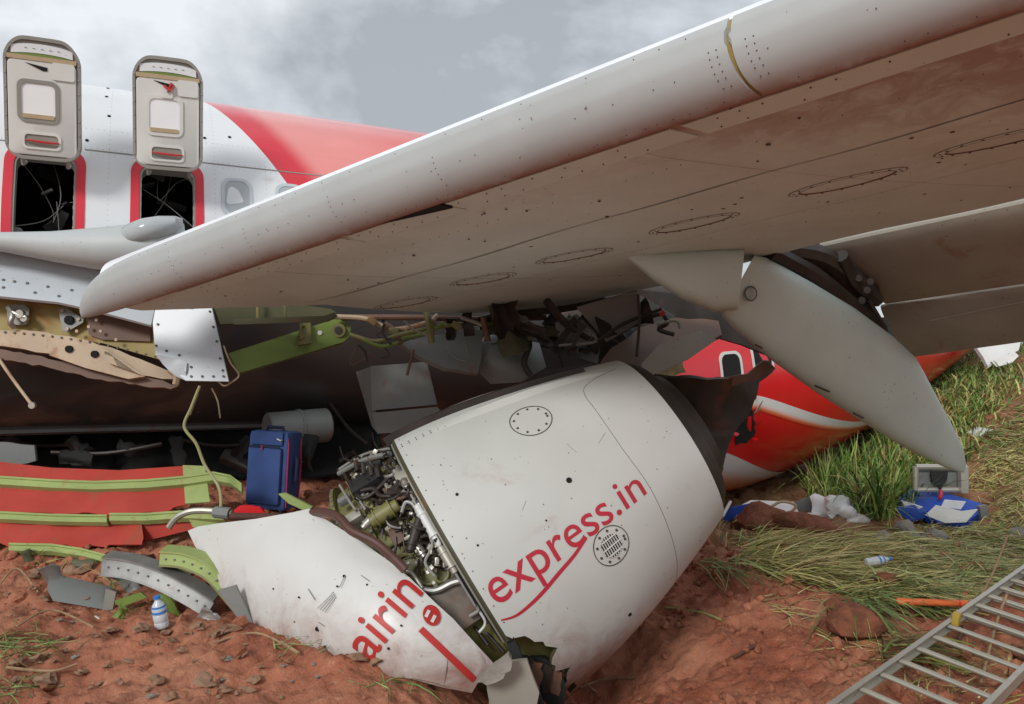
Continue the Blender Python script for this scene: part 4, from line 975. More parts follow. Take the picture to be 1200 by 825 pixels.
for px, r in (((666, 562), .018), ((536, 579), .01), ((738, 720), .014), ((560, 640), .007), ((640, 610), .006), ((755, 700), .008)):
    (a0, p0), = engine_at(px); mb = MB(); mb.disc(EP(a0, p0), EP(a0, p0) - EP(a0, p0, -1), r, .004, 10); obj('drain_hole', mb, M['hole'], eng)

def text_tris(body, maxe=.06):
    cu = bpy.data.curves.new('lettering', 'FONT'); cu.body = body; cu.resolution_u = 5; cu.offset = .004
    o = bpy.data.objects.new('lettering_tmp', cu); scene.collection.objects.link(o); bpy.context.view_layer.update()
    me = o.evaluated_get(bpy.context.evaluated_depsgraph_get()).to_mesh(); bm = bmesh.new(); bm.from_mesh(me)
    bmesh.ops.remove_doubles(bm, verts=bm.verts[:], dist=1e-4); bmesh.ops.triangulate(bm, faces=bm.faces[:])
    for _ in range(4):
        es = [e for e in bm.edges if e.calc_length() > maxe]
        if not es: break
        bmesh.ops.subdivide_edges(bm, edges=es, cuts=1); bmesh.ops.triangulate(bm, faces=bm.faces[:])
    bm.verts.ensure_lookup_table(); vs = [(v.co.x, v.co.y) for v in bm.verts]; fs = [[v.index for v in f_.verts] for f_ in bm.faces]
    bm.free(); o.evaluated_get(bpy.context.evaluated_depsgraph_get()).to_mesh_clear(); bpy.data.objects.remove(o); bpy.data.curves.remove(cu); return vs, fs
(a0, p0), (a1, p1) = engine_at((580, 711), (758, 577))
rm = er((a0 + a1) / 2); vec_ = np.array([a1 - a0, (p1 - p0) * rm]); Lb = np.linalg.norm(vec_); ex = vec_ / Lb; ey = np.array([-ex[1], ex[0]])
(ax_, px_), (bx_, py_) = engine_at((595, 697), (579, 668)); xh = np.linalg.norm([bx_ - ax_, (py_ - px_) * rm])
vs, fs = text_tris('express.in'); wid = max(v[0] for v in vs); sx = Lb / wid; sy = xh / .50
mb = MB(); mb.add([EP(a0 + x * sx * ex[0] + y * sy * ey[0], p0 + (x * sx * ex[1] + y * sy * ey[1]) / rm, .003) for x, y in vs], fs); obj('lettering', mb, M['letter'], eng)
sw = engine_at((586, 726), (604, 720), (621, 707), (638, 692), (655, 671), (673, 649), (687, 629)); sw = smooth_path([(a, p, 0) for a, p in sw], 6)
mb = MB(); n = len(sw); rows = []
for i, q in enumerate(sw):
    t = (sw[min(i + 1, n - 1)] - sw[max(i - 1, 0)]); nn = Vector((-t.y * rm, t.x / rm, 0)); nn = nn / math.hypot(nn.x, nn.y * rm); w_ = .004 + .005 * math.sin(math.pi * i / n) + .005 * (i / n)
    rows.append([EP(q.x + nn.x * w_ * k, q.y + nn.y * w_ * k, .003) for k in (-1, 1)])
mb.loft(rows, caps=False, closed=False); obj('swoosh', mb, M['letter'], eng)

for pts in (((700, 520), (709, 506)), ((664, 520), (676, 530)), ((612, 600), (616, 585))):
    q = engine_at(*pts); n_ = 8; mb = MB(); mb.tube([EP(q[0][0] + (q[1][0] - q[0][0]) * i / n_, q[0][1] + (q[1][1] - q[0][1]) * i / n_, -.0006) for i in range(n_ + 1)], [.0004] + [.0018] * (n_ - 1) + [.0004], 5); obj('scratch', mb, M['groove'], eng)
# fan case and everything bolted to it
mb = MB(); phc = list(np.linspace(-math.pi, math.pi, 73)[:-1])
mb.loft([[EP(a, p, 0, r) for p in phc] for a, r in ((-.62, .84), (-.60, .90), (-.3, .92), (.0, .93), (.3, .9))]); obj('fan_case', mb, M['olive'], eng)
for a in (-.55, -.38, -.2, -.06):
    mb = MB(); mb.loft([[EP(a + da, p, 0, r) for p in phc] for da, r in ((-.012, .91), (-.012, .955), (.012, .955), (.012, .91))], caps=False); obj('case_flange', mb, M['olive'], eng)
mb = MB()
for p in np.linspace(-1.2, 1.6, 40):
    for a in (-.55, -.38, -.2): mb.disc(EP(a, p, 0, .957), EP(0, p) - EP(0, p, -1), .011, .006, 6)
obj('case_bolts', mb, M['chrome'], eng, kind='stuff')
def case_at(*px): return inv_pix(lambda a, p: EP(a, p, 0, .97), np.linspace(-.9, .1, 120), np.linspace(-1.4, 1.7, 200), px)
def cpt(px, py, h=.0):
    (a, p), = case_at((px, py)); return EP(min(a, -.06), p, 0, .95 + h)
EM = Matrix((EA, EU, EV)).transposed()
def comp(name, pts, r, m_, n=10, h=.05, sub=None):
    w = [cpt(x, y, h) for x, y in pts]; mb = MB(); mb.tube(smooth_path(w, 5) if len(w) > 2 else w, r, n); return obj(name, mb, M[m_], sub or eng)
def cyl_unit(name, p0_, p1_, r, m_, h=.09):
    a, b = cpt(*p0_, h), cpt(*p1_, h); L_ = lambda t: a.lerp(b, t)
    mb = MB(); mb.tube([L_(0), L_(.04), L_(.05), L_(.2), L_(.21), L_(.26), L_(.27), L_(.72), L_(.73), L_(.78), L_(.79), L_(.97), L_(1)], [r * k for k in (.5, .6, .85, .85, 1.12, 1.12, .95, .95, 1.15, 1.15, .75, .7, .45)], 14)
    o = obj(name, mb, M[m_], eng); return o
cyl_unit('starter_valve', (438, 618), (472, 598), .055, 'olive'); cyl_unit('oil_pump', (482, 650), (496, 612), .035, 'dmetal'); cyl_unit('fuel_tube_actuator', (503, 592), (519, 640), .026, 'plastic', .10); cyl_unit('fuel_tube_actuator', (519, 640), (537, 672), .03, 'alum', .10)
cyl_unit('hydraulic_filter', (470, 560), (488, 575), .035, 'chrome'); cyl_unit('fuel_nozzle_valve', (446, 610), (430, 626), .03, 'chrome', .1); cyl_unit('small_actuator', (489, 640), (500, 655), .03, 'chrome', .06); cyl_unit('small_actuator', (415, 575), (440, 600), .03, 'olive', .05)
def cbox(name, px, py, size, m_, h=.05, bev=.012):
    mb = MB(); q = cpt(px, py, h); (a, p), = case_at((px, py)); nn = (EU * math.cos(p) + EV * math.sin(p)); tt = EA.cross(nn)
    mb.box(q, size, Matrix((EA, nn, tt)).transposed(), bev); return obj(name, mb, M[m_], eng)
eb = cbox('control_unit', 437, 574, (.22, .14, .13), 'rubber', .05)
for k in range(4): 
    mb = MB(); mb.tube([cpt(428 + k * 8, 566 + k * 2, .12), cpt(430 + k * 8, 560 + k * 2, .16)], .015, 8); obj('connector', mb, M['dmetal'], eb)
cbox('oil_tank', 536, 708, (.24, .14, .28), 'tank', -.02, .025)
cbox('relay_box', 419, 610, (.1, .06, .07), 'alum', .05); cbox('relay_box', 407, 590, (.09, .05, .05), 'dgrey', .05); cbox('bleed_valve', 468, 585, (.08, .08, .1), 'dmetal', .06); cbox('mount_plate', 465, 628, (.08, .03, .12), 'brown', .03)
cbox('mount_bracket', 480, 566, (.08, .1, .08), 'alum', .07); cbox('mount_bracket', 455, 535, (.12, .08, .06), 'dmetal', .05); cbox('gearbox_pad', 447, 600, (.1, .07, .12), 'olive', .02)
hoses = [([(476, 607), (480, 596), (490, 598), (494, 610)], .012, 'steel'), ([(483, 660), (478, 668), (486, 674), (496, 688)], .012, 'chrome'), ([(492, 690), (510, 690), (530, 682), (545, 675)], .018, 'steel'), ([(470, 690), (490, 692), (500, 700)], .016, 'dmetal'),
         ([(400, 560), (430, 548), (462, 540)], .018, 'dgrey'), ([(398, 552), (430, 540), (470, 532)], .01, 'wire'), ([(410, 566), (425, 590), (440, 590), (460, 570)], .012, 'dmetal'), ([(440, 560), (456, 566), (470, 560), (478, 550)], .012, 'steel'), ([(425, 555), (440, 556), (455, 552)], .02, 'rubber'),
         ([(455, 580), (470, 590), (486, 586), (492, 600)], .012, 'brown'), ([(500, 580), (515, 615), (535, 660), (555, 705)], .008, 'steel'), ([(505, 585), (525, 625), (546, 672), (572, 725)], .008, 'dmetal'), ([(406, 580), (416, 596), (424, 606)], .008, 'wire'), ([(412, 572), (424, 590), (434, 604)], .008, 'wire'),
         ([(560, 705), (572, 720), (560, 735)], .008, 'plastic'), ([(548, 718), (560, 712), (566, 700)], .010, 'wire'), ([(430, 585), (445, 582), (452, 590), (468, 588)], .014, 'dmetal'), ([(465, 605), (458, 615), (462, 622), (474, 622)], .009, 'steel'), ([(500, 615), (508, 640), (500, 660), (512, 676)], .009, 'wire')]
for pts, r, m_ in hoses: comp('fuel_line', pts, r, m_, 8, .075 + .03 * random.random())
# webs pressed into the olive case (frames round the lightening pockets)
def pocket(px, py, rx, ry):
    mb = MB(); (a, p), = case_at((px, py)); an = [2 * math.pi * i / 14 for i in range(14)]
    mb.tube([EP(a + rx * math.cos(t), p + ry * math.sin(t), 0, .94) for t in an + an[:1]], .012, 6); o = obj('case_web', mb, M['olive'], eng)
for q in ((505, 655, .05, .05), (515, 672, .045, .045), (500, 675, .05, .05), (528, 690, .05, .05), (510, 640, .05, .06), (488, 625, .06, .07), (460, 645, .05, .05), (475, 660, .05, .06)): pocket(*q)
# clutter of small clips
mb = MB()
for k in range(150):
    px = random.uniform(405, 530); py = random.uniform(535, 670)
    if py > 560 + (px - 400) * 1.1 or py < 530: continue
    q = cpt(px, py, random.uniform(.02, .1)); mb.box(q, (random.uniform(.015, .05), random.uniform(.015, .04), random.uniform(.012, .03)), Quaternion((random.random(), random.random(), random.random()), random.random() * 6).to_matrix(), .003)
obj('pipe_clips', mb, M['alum'], eng, kind='stuff')
mb = MB()
for k in range(170):
    px = random.uniform(400, 540); py = random.uniform(535, 660)
    if py > 560 + (px - 400) * 1.1: continue
    q = cpt(px, py, random.uniform(.02, .1)); q2 = q + EV * random.uniform(-.09, .09) + EU * random.uniform(-.04, .04) - EA * random.uniform(0, .06); q3 = q2 + EV * random.uniform(-.09, .09) + EU * random.uniform(-.04, .04) - EA * random.uniform(-.03, .07)
    mb.tube(smooth_path([q, q2, q3], 3), random.choice((.004, .006, .009)), 5)
obj('wiring_loom', mb, M['dmetal'], eng, kind='stuff')
# thick brown hose lying over the case and along the fallen panel
ptube('drain_hose', [(272, 605, 5.7), (320, 606, 5.4), (352, 606, 5.15), (372, 600, 4.9), (395, 605, 4.6), (412, 622, 4.45), (440, 636, 4.4), (462, 655, 4.38), (475, 668, 4.36)], .026, M['hose'], None, n=10, label='thick brown hose draped over the exposed engine', cat='hose')
# torn bottom of the nacelle
for k in range(5):
    x0 = 600 + k * 11; plate('torn_liner', jag([(x0, 764 + 4 * k), (x0 + 14, 768 + 5 * k), (x0 + 11, 800 + 4 * k), (x0 + 2, 812), (x0, 764 + 4 * k)], 2, 6, k)[:-1], 4.62 + .03 * k, M['dmetal' if k % 2 else 'brown'], eng, th=.015, sub=1)
# core cowl and torn dark tailpipe
mb = MB(); mb.loft([[EP(a, p, 0, r) for p in phc] for a, r in ((EL_ - .25, er(EL_) - .06), (EL_ + .03, er(EL_) - .06), (EL_ + .10, er(EL_) - .10), (EL_ + .11, .46), (EL_ + .2, .42))]); obj('core_cowl', mb, M['dmetal'], eng)
mb = MB(); mb.loft([[EP(EL_ + a, p, 0, er(EL_) + o_) for p in phc] for a, o_ in ((.0, -.03), (.03, -.035), (.055, -.05), (.055, -.09))], caps=False); obj('aft_seal_ring', mb, M['dmetal'], eng)
plate('torn_tailpipe_sheet', jag([(752, 440), (790, 444), (840, 444), (876, 440), (900, 422), (909, 432), (890, 448), (884, 470), (876, 488), (858, 512), (848, 545), (842, 560), (836, 540), (812, 500), (780, 462), (752, 440)], 1.5, 9, 4)[:-1], [(752, 440, 6.3), (909, 432, 6.9), (842, 560, 6.2), (876, 488, 6.5), (800, 480, 6.25), (850, 470, 6.3)], M['dmetal'], eng, th=.03, noise=.02)
plate('torn_lip', jag([(800, 446), (850, 442), (878, 438), (896, 422), (907, 431), (884, 446), (850, 453), (800, 446)], 1.2, 9, 7)[:-1], 6.3, M['brown'], eng, th=.03)

# ------------------------------------------------------------------ fallen nacelle panel lettered "airin"
po = [(220, 622), (232, 617), (258, 613), (300, 608), (345, 600), (362, 596), (395, 617), (427, 637), (455, 657), (479, 676), (512, 708), (531, 725), (556, 753), (582, 781), (576, 790), (560, 800), (553, 812), (520, 806), (480, 795), (420, 790), (372, 777), (330, 755), (300, 740), (280, 712), (256, 685), (236, 655)]
pzf = zfit([(220, 622, 5.55), (362, 596, 5.0), (470, 669, 4.45), (582, 781, 4.30), (553, 812, 4.32), (400, 785, 4.32), (300, 738, 4.75), (256, 685, 5.2), (380, 690, 4.38), (300, 660, 4.85)])
pan = thing('fallen_cowl_panel', 'curved white nacelle panel with red airin lettering lying on red soil', 'panel', P(400, 800, 4.4))
plate('shell', po, pzf, M['panelw'], pan, th=.035, sub=5)
def on_panel(x, y, off=.004): 
    q = P(x, y, pzf(x, y)); return q + (Vector((0, 0, CAM_H)) - q).normalized() * off
def panel_shape(name, vs, fs, m_, off=.006):
    keep = [f_ for f_ in fs if all(in_poly(*vs[i], po) for i in f_)]; mb = MB(); mb.add([on_panel(x, y, off) for x, y in vs], keep); return obj(name, mb, M[m_], pan)
vs, fs = text_tris('airin', .05)
ux, uy = np.array([.61, -.79]), np.array([-.76, -.65]); s1, s2 = 62, 66
tx = [(432 + x * s1 * ux[0] + y * s2 * uy[0] + 0, 778 + x * s1 * ux[1] + y * s2 * uy[1]) for x, y in vs]
panel_shape('lettering', tx, fs, 'sign')
def strip(a, b, w):
    a, b = np.array(a, float), np.array(b, float); t = (b - a) / np.linalg.norm(b - a); n_ = np.array([-t[1], t[0]]) * w / 2; N_ = 14
    vs = [tuple(a + (b - a) * k / N_ + n_ * s_) for k in range(N_ + 1) for s_ in (-1, 1)]; return vs, [(2 * k, 2 * k + 1, 2 * k + 3, 2 * k + 2) for k in range(N_)]
panel_shape('stripe', *strip((493, 737), (556, 797), 8), 'sign')
an = [2 * math.pi * i / 24 for i in range(24)]
vs = [(506, 721)] + [(506 + 13 * math.cos(a) * .75 + 4 * math.sin(a), 721 + 12 * math.sin(a) - 3 * math.cos(a)) for a in an]
panel_shape('emblem', vs, [(0, 1 + i, 1 + (i + 1) % 24) for i in range(24)], 'sign')
for ex_, ey_ in ((501, 719), (508, 725)): panel_shape('emblem_bar', *strip((ex_ + 2, ey_ - 4), (ex_ - 2, ey_ + 4), 4), 'panelw', .012)
panel_shape('emblem_dot', [(514 + 3 * math.cos(a), 711 + 3 * math.sin(a)) for a in an], [tuple(range(24))], 'sign')
for k in range(4): panel_shape('caution_text', *strip((372 + k * 3, 713 + k * 1.6), (391 + k * 3 - k * 2, 694 + k * 1.8), .55), 'rivet')
mb = MB(); 
for x, y, r in ((372, 737, .014), (403, 675, .008), (430, 685, .006), (350, 700, .006), (395, 687, .006), (470, 733, .006), (320, 690, .005), (455, 760, .007)): mb.disc(on_panel(x, y, .0), Vector((0, 0, 2)) - on_panel(x, y), r, .004, 8)
obj('scuff_holes', mb, M['hole'], pan)
for s_ in (((423, 674), (433, 681)), ((361, 690), (369, 703)), ((398, 688), (404, 675)), ((373, 729), (380, 734))): panel_shape('scratch', *strip(*s_, .9), 'dgrey')
ptube('clamp_loop', [(533, 803, 4.27), (533, 792, 4.25), (541, 788, 4.25)], .012, M['brown'], pan)
wreck('torn_composite_chunk', jag([(558, 800), (575, 785), (596, 768), (600, 780), (590, 795), (570, 803), (558, 800)], 2, 6, 3)[:-1], 4.2, 'stoneg', 'grey frayed composite chunk wedged below the engine', 'debris', .06)
wreck('crushed_metal_plate', jag([(570, 800), (595, 778), (618, 775), (632, 812), (620, 850), (575, 850), (570, 800)], 1.5, 10, 3)[:-1], 4.35, 'alum', 'crushed silver plate half buried below the engine', 'debris', .05)
wreck('black_composite_strip', jag([(594, 755), (604, 752), (640, 830), (636, 860), (622, 840), (594, 755)], 1, 9, 3)[:-1], 4.45, 'rubber', 'black torn composite strip hanging under the nacelle', 'debris', .04)
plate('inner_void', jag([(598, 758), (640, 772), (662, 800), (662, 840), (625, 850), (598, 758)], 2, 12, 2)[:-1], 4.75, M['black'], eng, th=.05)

# ------------------------------------------------------------------ orange-red fuselage skin with green stringers
rz_ = zfit([(0, 541, 6.85), (0, 640, 6.2), (215, 547, 6.75), (165, 640, 6.15)])
red = thing('torn_fuselage_skin', 'orange red fuselage skin sheet with pale green stringers on soil bank', 'wreck panel', P(90, 645, 6.2))
plate('upper_sheet', [(-150, 530), (0, 541), (60, 548), (140, 551), (215, 546), (218, 590)] + jag([(218, 592), (190, 600), (140, 603), (60, 601)], 1.6, 6, 2) + [(-150, 596)], rz_, M['redp'], red, th=.012, noise=.008, sub=3)
plate('lower_sheet', [(-150, 596), (60, 602), (140, 606), (165, 607), (168, 630)] + jag([(166, 638), (120, 641), (60, 640), (30, 645), (0, 636)], 2.5, 8, 5) + [(-150, 640)], lambda x, y: rz_(x, y) + .02, M['redp'], red, th=.012, noise=.012, sub=3)
plate('bent_corner', [(165, 610), (222, 607), (228, 620), (170, 634)], 6.35, M['redp'], red, th=.012)
def stringer(pts, w, name='stringer'):
    up = [(x, y - w / 2) for x, y in pts]; lo = [(x, y + w / 2) for x, y in pts][::-1]
    o = plate(name, up + lo, lambda x, y: rz_(x, y) - .06, M['green'], red, th=.05)
    plate('stringer_lip', [(x, y - w / 2 - 1) for x, y in pts] + [(x, y - w / 2 + 1.2) for x, y in pts][::-1], lambda x, y: rz_(x, y) - .075, M['green'], o, th=.02, sub=1); return o
stringer([(-150, 553), (-60, 558), (0, 563), (60, 567), (110, 569), (170, 567), (215, 563), (250, 558), (270, 562), (283, 572)], 9); stringer([(-150, 600), (0, 604), (60, 607), (125, 608)], 8); stringer([(128, 606), (170, 606), (215, 603), (262, 605)], 8); stringer([(10, 641), (60, 642), (95, 647), (125, 655)], 8)
plate('splice_strip', [(214, 545), (240, 546), (246, 588), (217, 590)], lambda x, y: rz_(x, y) - .02, M['green'], red, th=.012)
plate('splice_strip', [(220, 606), (258, 609), (262, 622), (226, 618)], lambda x, y: 6.3, M['green'], red, th=.012)
# hanging cable and handle tube
ptube('control_cable', [(233, 455, 6.3), (224, 478, 6.3), (216, 500, 6.3), (230, 520, 6.3), (240, 545, 6.3), (256, 570, 6.25), (259, 590, 6.2), (256, 602, 6.15)], .013, M['ywire'], None, label='yellow green cable hanging from the wing root', cat='cable')
hb = ptube('bent_pipe', [(198, 618, 6.0), (208, 606, 6.0), (225, 599, 6.0), (250, 599, 6.0), (272, 602, 5.95)], .025, M['alum'], None, label='bent silver pipe resting on the green stringers', cat='pipe')
mb = MB(); mb.tube([P(252, 600, 5.98), P(270, 602, 5.95)], .045, 10); obj('pipe_clamp', mb, M['dgrey'], hb)
wreck('red_cloth_scrap', jag([(274, 598), (284, 592), (304, 594), (310, 601), (290, 606), (276, 604), (274, 598)], 2, 5, 3)[:-1], 5.8, 'red', 'small crumpled red and white scrap beside the suitcase', 'cloth', .03)
wreck('green_bracket', [(326, 579), (334, 578), (366, 594), (360, 600), (338, 590)], 5.3, 'green', 'pale green bent bracket sticking up beside the suitcase', 'bracket', .03)
# curved ring pieces on the bank
def ring_piece(name, pts, zf, w, m_, label, flange=True, extra=None):
    t = thing(name, label, 'debris', P(pts[len(pts) // 2][0], pts[len(pts) // 2][1] + 10, zf)); ctr = smooth_path([(x, y, 0) for x, y in pts], 6); L_ = []
    n = len(ctr); rows = []; rows2 = []; rows3 = []
    for i, q in enumerate(ctr):
        tg = (ctr[min(i + 1, n - 1)] - ctr[max(i - 1, 0)]).normalized(); nn = Vector((-tg.y, tg.x, 0)); a = q - nn * w / 2; b = q + nn * w / 2; z = zf - .35 * i / n
        A, B = P(a.x, a.y, z + .05), P(b.x, b.y, z); rows.append([A, B, B + Vector((0, .035, -.01)), A + Vector((0, .035, -.01))]); rows2.append([B + Vector((0, .0, .0)), B + Vector((0, -.01, -.012)), B + Vector((.0, .14, -.05)), B + Vector((0, .14, -.035))]); rows3.append([A + Vector((0, -.012, .006)), A + Vector((0, -.012, .018)), A + Vector((0, .12, .03)), A + Vector((0, .12, .018))])
    mb = MB(); mb.loft(rows); obj('web', mb, M[m_], t); mb = MB(); mb.loft(rows2); obj('flange', mb, M[extra or m_], t); mb = MB(); mb.loft(rows3); obj('flange', mb, M[m_], t)
    mb = MB()
    for i in range(2, n - 1, 2): mb.disc(P(ctr[i].x, ctr[i].y, zf - .35 * i / n + .02), (0, -1, .3), .007, .006, 6)
    obj('holes', mb, M['rivet'], t, kind='stuff'); return t
ring_piece('curved_ring_segment', [(119, 664), (150, 668), (185, 680), (220, 698), (246, 714)], 5.35, 17, 'steel', 'curved bare metal ring segment lying on stones')
gr = ring_piece('green_frame_segment', [(187, 655), (215, 658), (245, 672), (270, 700), (295, 728), (318, 752)], 5.25, 13, 'green', 'curved pale green frame segment beside the white panel', extra='olive')
plate('bent_flange', [(255, 692), (276, 686), (306, 750), (296, 748)], 4.8, M['dgrey'], gr, th=.02)
gt = thing('grey_gutter_piece', 'bent grey sheet trough holding soil on the bank', 'debris', P(100, 715, 5.3))
mb = MB(); rows = []
for i in range(10):
    u = i / 9; x = 56 + 70 * u; y = 690 + 12 * u; rows.append([P(x + 2, y - 18 + 4 * u, 5.55), P(x - 1, y, 5.38), P(x + 6, y + 14, 5.3), P(x + 9, y + 15, 5.34), P(x + 4, y, 5.42), P(x + 6, y - 18 + 4 * u, 5.58)])
mb.loft(rows); obj('trough', mb, M['dgrey'], gt)
plate('fin', [(124, 690), (136, 694), (132, 714), (120, 716)], 5.3, M['hatchrim'], gt, th=.015); plate('green_blade', [(134, 704), (165, 694), (172, 700), (140, 712)], 5.25, M['greend'], gt, th=.012)
wreck('silver_scrap', [(168, 668), (190, 662), (200, 672), (176, 678)], 5.4, 'steel', 'small silver scrap tucked behind the ring segment', 'debris', .02)
wreck('white_wrapper', jag([(98, 725), (112, 722), (124, 730), (120, 736), (104, 732), (98, 725)], 1.5, 5, 3)[:-1], 5.0, 'paper', 'small white plastic wrapper on the soil bank', 'wrapper', .01)

rs3 = random.Random(77)
for k, (x_, y_) in enumerate(((62, 690), (95, 668), (150, 690), (172, 668), (205, 672), (228, 700), (246, 726), (140, 724), (30, 662), (200, 716))):
    q = G(x_, y_); scrap(x_, y_ - 4, q.y - .02, rs3.uniform(.08, .2), rs3.choice(('dgrey', 'grime', 'steel', 'greend', 'brown')), 'small bent metal offcut lying on the soil bank', 'metal offcuts on the soil bank', 400 + k)
for pts in ([(548, 690, 4.72), (566, 716, 4.66), (586, 752, 4.62)], [(540, 720, 4.7), (566, 738, 4.62), (590, 764, 4.58)], [(520, 690, 4.7), (548, 724, 4.62), (572, 756, 4.55)], [(556, 700, 4.66), (578, 730, 4.6), (590, 742, 4.6)]):
    ptube('fuel_line', pts, random.choice((.012, .018)), M[random.choice(('dmetal', 'steel', 'brown'))], eng)

# ------------------------------------------------------------------ blue suitcase
sc_ = G(308, 600); sz = 7.0; base = P(309, 601, sz); ground_z = Hs(base.x, base.y)
su = thing('suitcase', 'upright navy blue soft suitcase with pink piping', 'suitcase', base, rot=(R(-3), 0, R(-14)))
su.rotation_euler = (R(-4), R(1), R(-20)); SW = wmat(su)
def SB(ctr, size, bev, q=None): mb = MB(); mb.box(ctr, size, q, bev); mb.v = [tuple(SW @ Vector(v)) for v in mb.v]; return mb
def ST(pts, r, n=8): mb = MB(); mb.tube([SW @ Vector(p) for p in pts], r, n); return mb
obj('shell', SB((0, .12, .375), (.42, .24, .70), .045), M['navy'], su); obj('front_pocket', SB((-.005, -.015, .33), (.35, .05, .50), .022), M['navy'], su)
obj('upper_pocket', SB((-.0, -.008, .66), (.34, .03, .12), .012), M['navy'], su)
obj('top_handle', ST([(-.09, .1, .72), (-.08, .1, .755), (.08, .1, .755), (.09, .1, .72)], .016), M['navyd'], su); obj('side_handle', ST([(.212, .12, .5), (.235, .12, .47), (.235, .12, .3), (.212, .12, .27)], .014), M['navyd'], su)
obj('piping', ST([(.205, .03, .06), (.208, .02, .3), (.208, .02, .62), (.19, .02, .69), (.1, .005, .715)], .008), M['pink'], su); obj('piping', ST([(.213, .2, .06), (.214, .21, .4), (.21, .2, .66)], .007), M['pink'], su)
for z0 in (.61, .60): obj('zip', ST([(-.16, -.044, z0 - .02), (0, -.046, z0 - .015), (.16, -.044, z0 - .02)], .005), M['navyd'], su)
obj('zip_pull', ST([(-.02, -.05, .60), (-.02, -.052, .56)], .008), M['pink'], su); obj('zip_pull', ST([(.12, -.03, .66), (.16, -.03, .645), (.17, -.025, .655)], .008), M['chrome'], su)
for sx_ in (-.16, .16): 
    for yy in (.03, .21): obj('wheel', SB((sx_, yy, .02), (.03, .05, .05), .012), M['rubber'], su)

# ------------------------------------------------------------------ bottles
def bottle(loc, axis, L_, r, label):
    axis = Vector(axis).normalized(); t = thing('water_bottle', label, 'bottle', loc); f_ = lambda k: Vector(loc) + axis * L_ * k
    mb = MB(); mb.tube([f_(k) for k in (0, .015, .05, .18, .2, .22, .42, .44, .46, .62, .74, .84, .87, .91)], [r * k for k in (.6, .92, 1, 1, .94, 1, 1, .94, 1, 1, .82, .42, .36, .36)], 16); obj('body', mb, M['pet'], t)
    mb = MB(); mb.tube([f_(.905), f_(.91), f_(.995), f_(1.0)], [r * .36, r * .45, r * .45, r * .3], 14); obj('cap', mb, M['cap'], t)
    mb = MB(); mb.tube([f_(.48), f_(.7)], [r * 1.02, r * .95], 16, caps=False); obj('paper_label', mb, M['cap'], t); return t
g_ = G(190, 738); bottle(g_, (-.12, -.1, 1), .20, .042, 'clear plastic water bottle standing upright on the soil bank')
b1 = G(1010, 679); bottle(b1 + Vector((0, -.08, .17)), (1, .15, .12), .25, .04, 'clear water bottle with blue band lying on flattened grass')
b2 = G(1088, 612); bottle(b2 + Vector((0, 0, .05)), (1, -.1, .0), .32, .045, 'clear water bottle lying against the blue seat')

# ------------------------------------------------------------------ extension ladder lying on the ground
A0, A1 = P(968, 840, 4.08), P(1200, 672, 6.55); dl = (A1 - A0).normalized(); side = dl.cross(ZU).normalized(); side = (side + ZU * -.14).normalized(); nl = side.cross(dl); nl = nl if nl.z > 0 else -nl
lad = thing('extension_ladder', 'aluminium extension ladder lying across mud and grass', 'ladder', A0)
LM = Matrix((dl, side, nl)).transposed(); WL = .54
def rail(o0, s0, s1, sy, h): 
    mb = MB(); q = lambda s_: A0 + dl * s_ + side * sy + nl * h
    a, b = q(s0), q(s1); wd, hg, t_ = .03, .075, .006
    sgn = 1 if sy < WL / 2 else -1
    rg = [(-0, -hg / 2), (0, hg / 2), (sgn * wd, hg / 2), (sgn * wd, hg / 2 - t_), (sgn * t_, hg / 2 - t_), (sgn * t_, -hg / 2 + t_), (sgn * wd, -hg / 2 + t_), (sgn * wd, -hg / 2)]
    mb.loft([[p + side * x + nl * z for x, z in rg] for p in (a, b)]); return obj('rail', mb, M['alum'], lad, smooth=False)
JT = (P(1108, 742, 5.3) - A0).dot(dl)
for sy in (0, WL): rail(A0, -.6, 6.2, sy, .04)
for sy in (.035, WL - .035): rail(A0, JT, 6.6, sy, .10)
r0 = None
for k in range(25):
    s_ = -.45 + .275 * k; mb = MB(); mb.tube([A0 + dl * s_ + side * .01 + nl * .04, A0 + dl * s_ + side * (WL - .01) + nl * .04], .016, 10)
    if r0 is None: r0 = obj('rung', mb, M['alum'], lad); s00 = s_
    else:
        q = r0.copy(); scene.collection.objects.link(q); q.location = dl * (s_ - s00)
for k in range(20):
    s_ = JT + .12 + .275 * k; q = r0.copy(); scene.collection.objects.link(q); q.location = dl * (s_ - s00) + nl * .06
for sy in (.035, WL - .035):
    mb = MB(); mb.box(A0 + dl * (JT - .01) + side * (sy + (.015 if sy < .2 else -.015)) + nl * .10, (.05, .042, .085), LM, .006); obj('end_cap', mb, M['yplastic'], lad)
for sy in (.02, WL - .02):
    mb = MB(); mb.box(A0 + dl * (JT + .09) + side * sy + nl * .07, (.09, .05, .05), LM, .01); obj('lock_bracket', mb, M['dgrey'], lad)

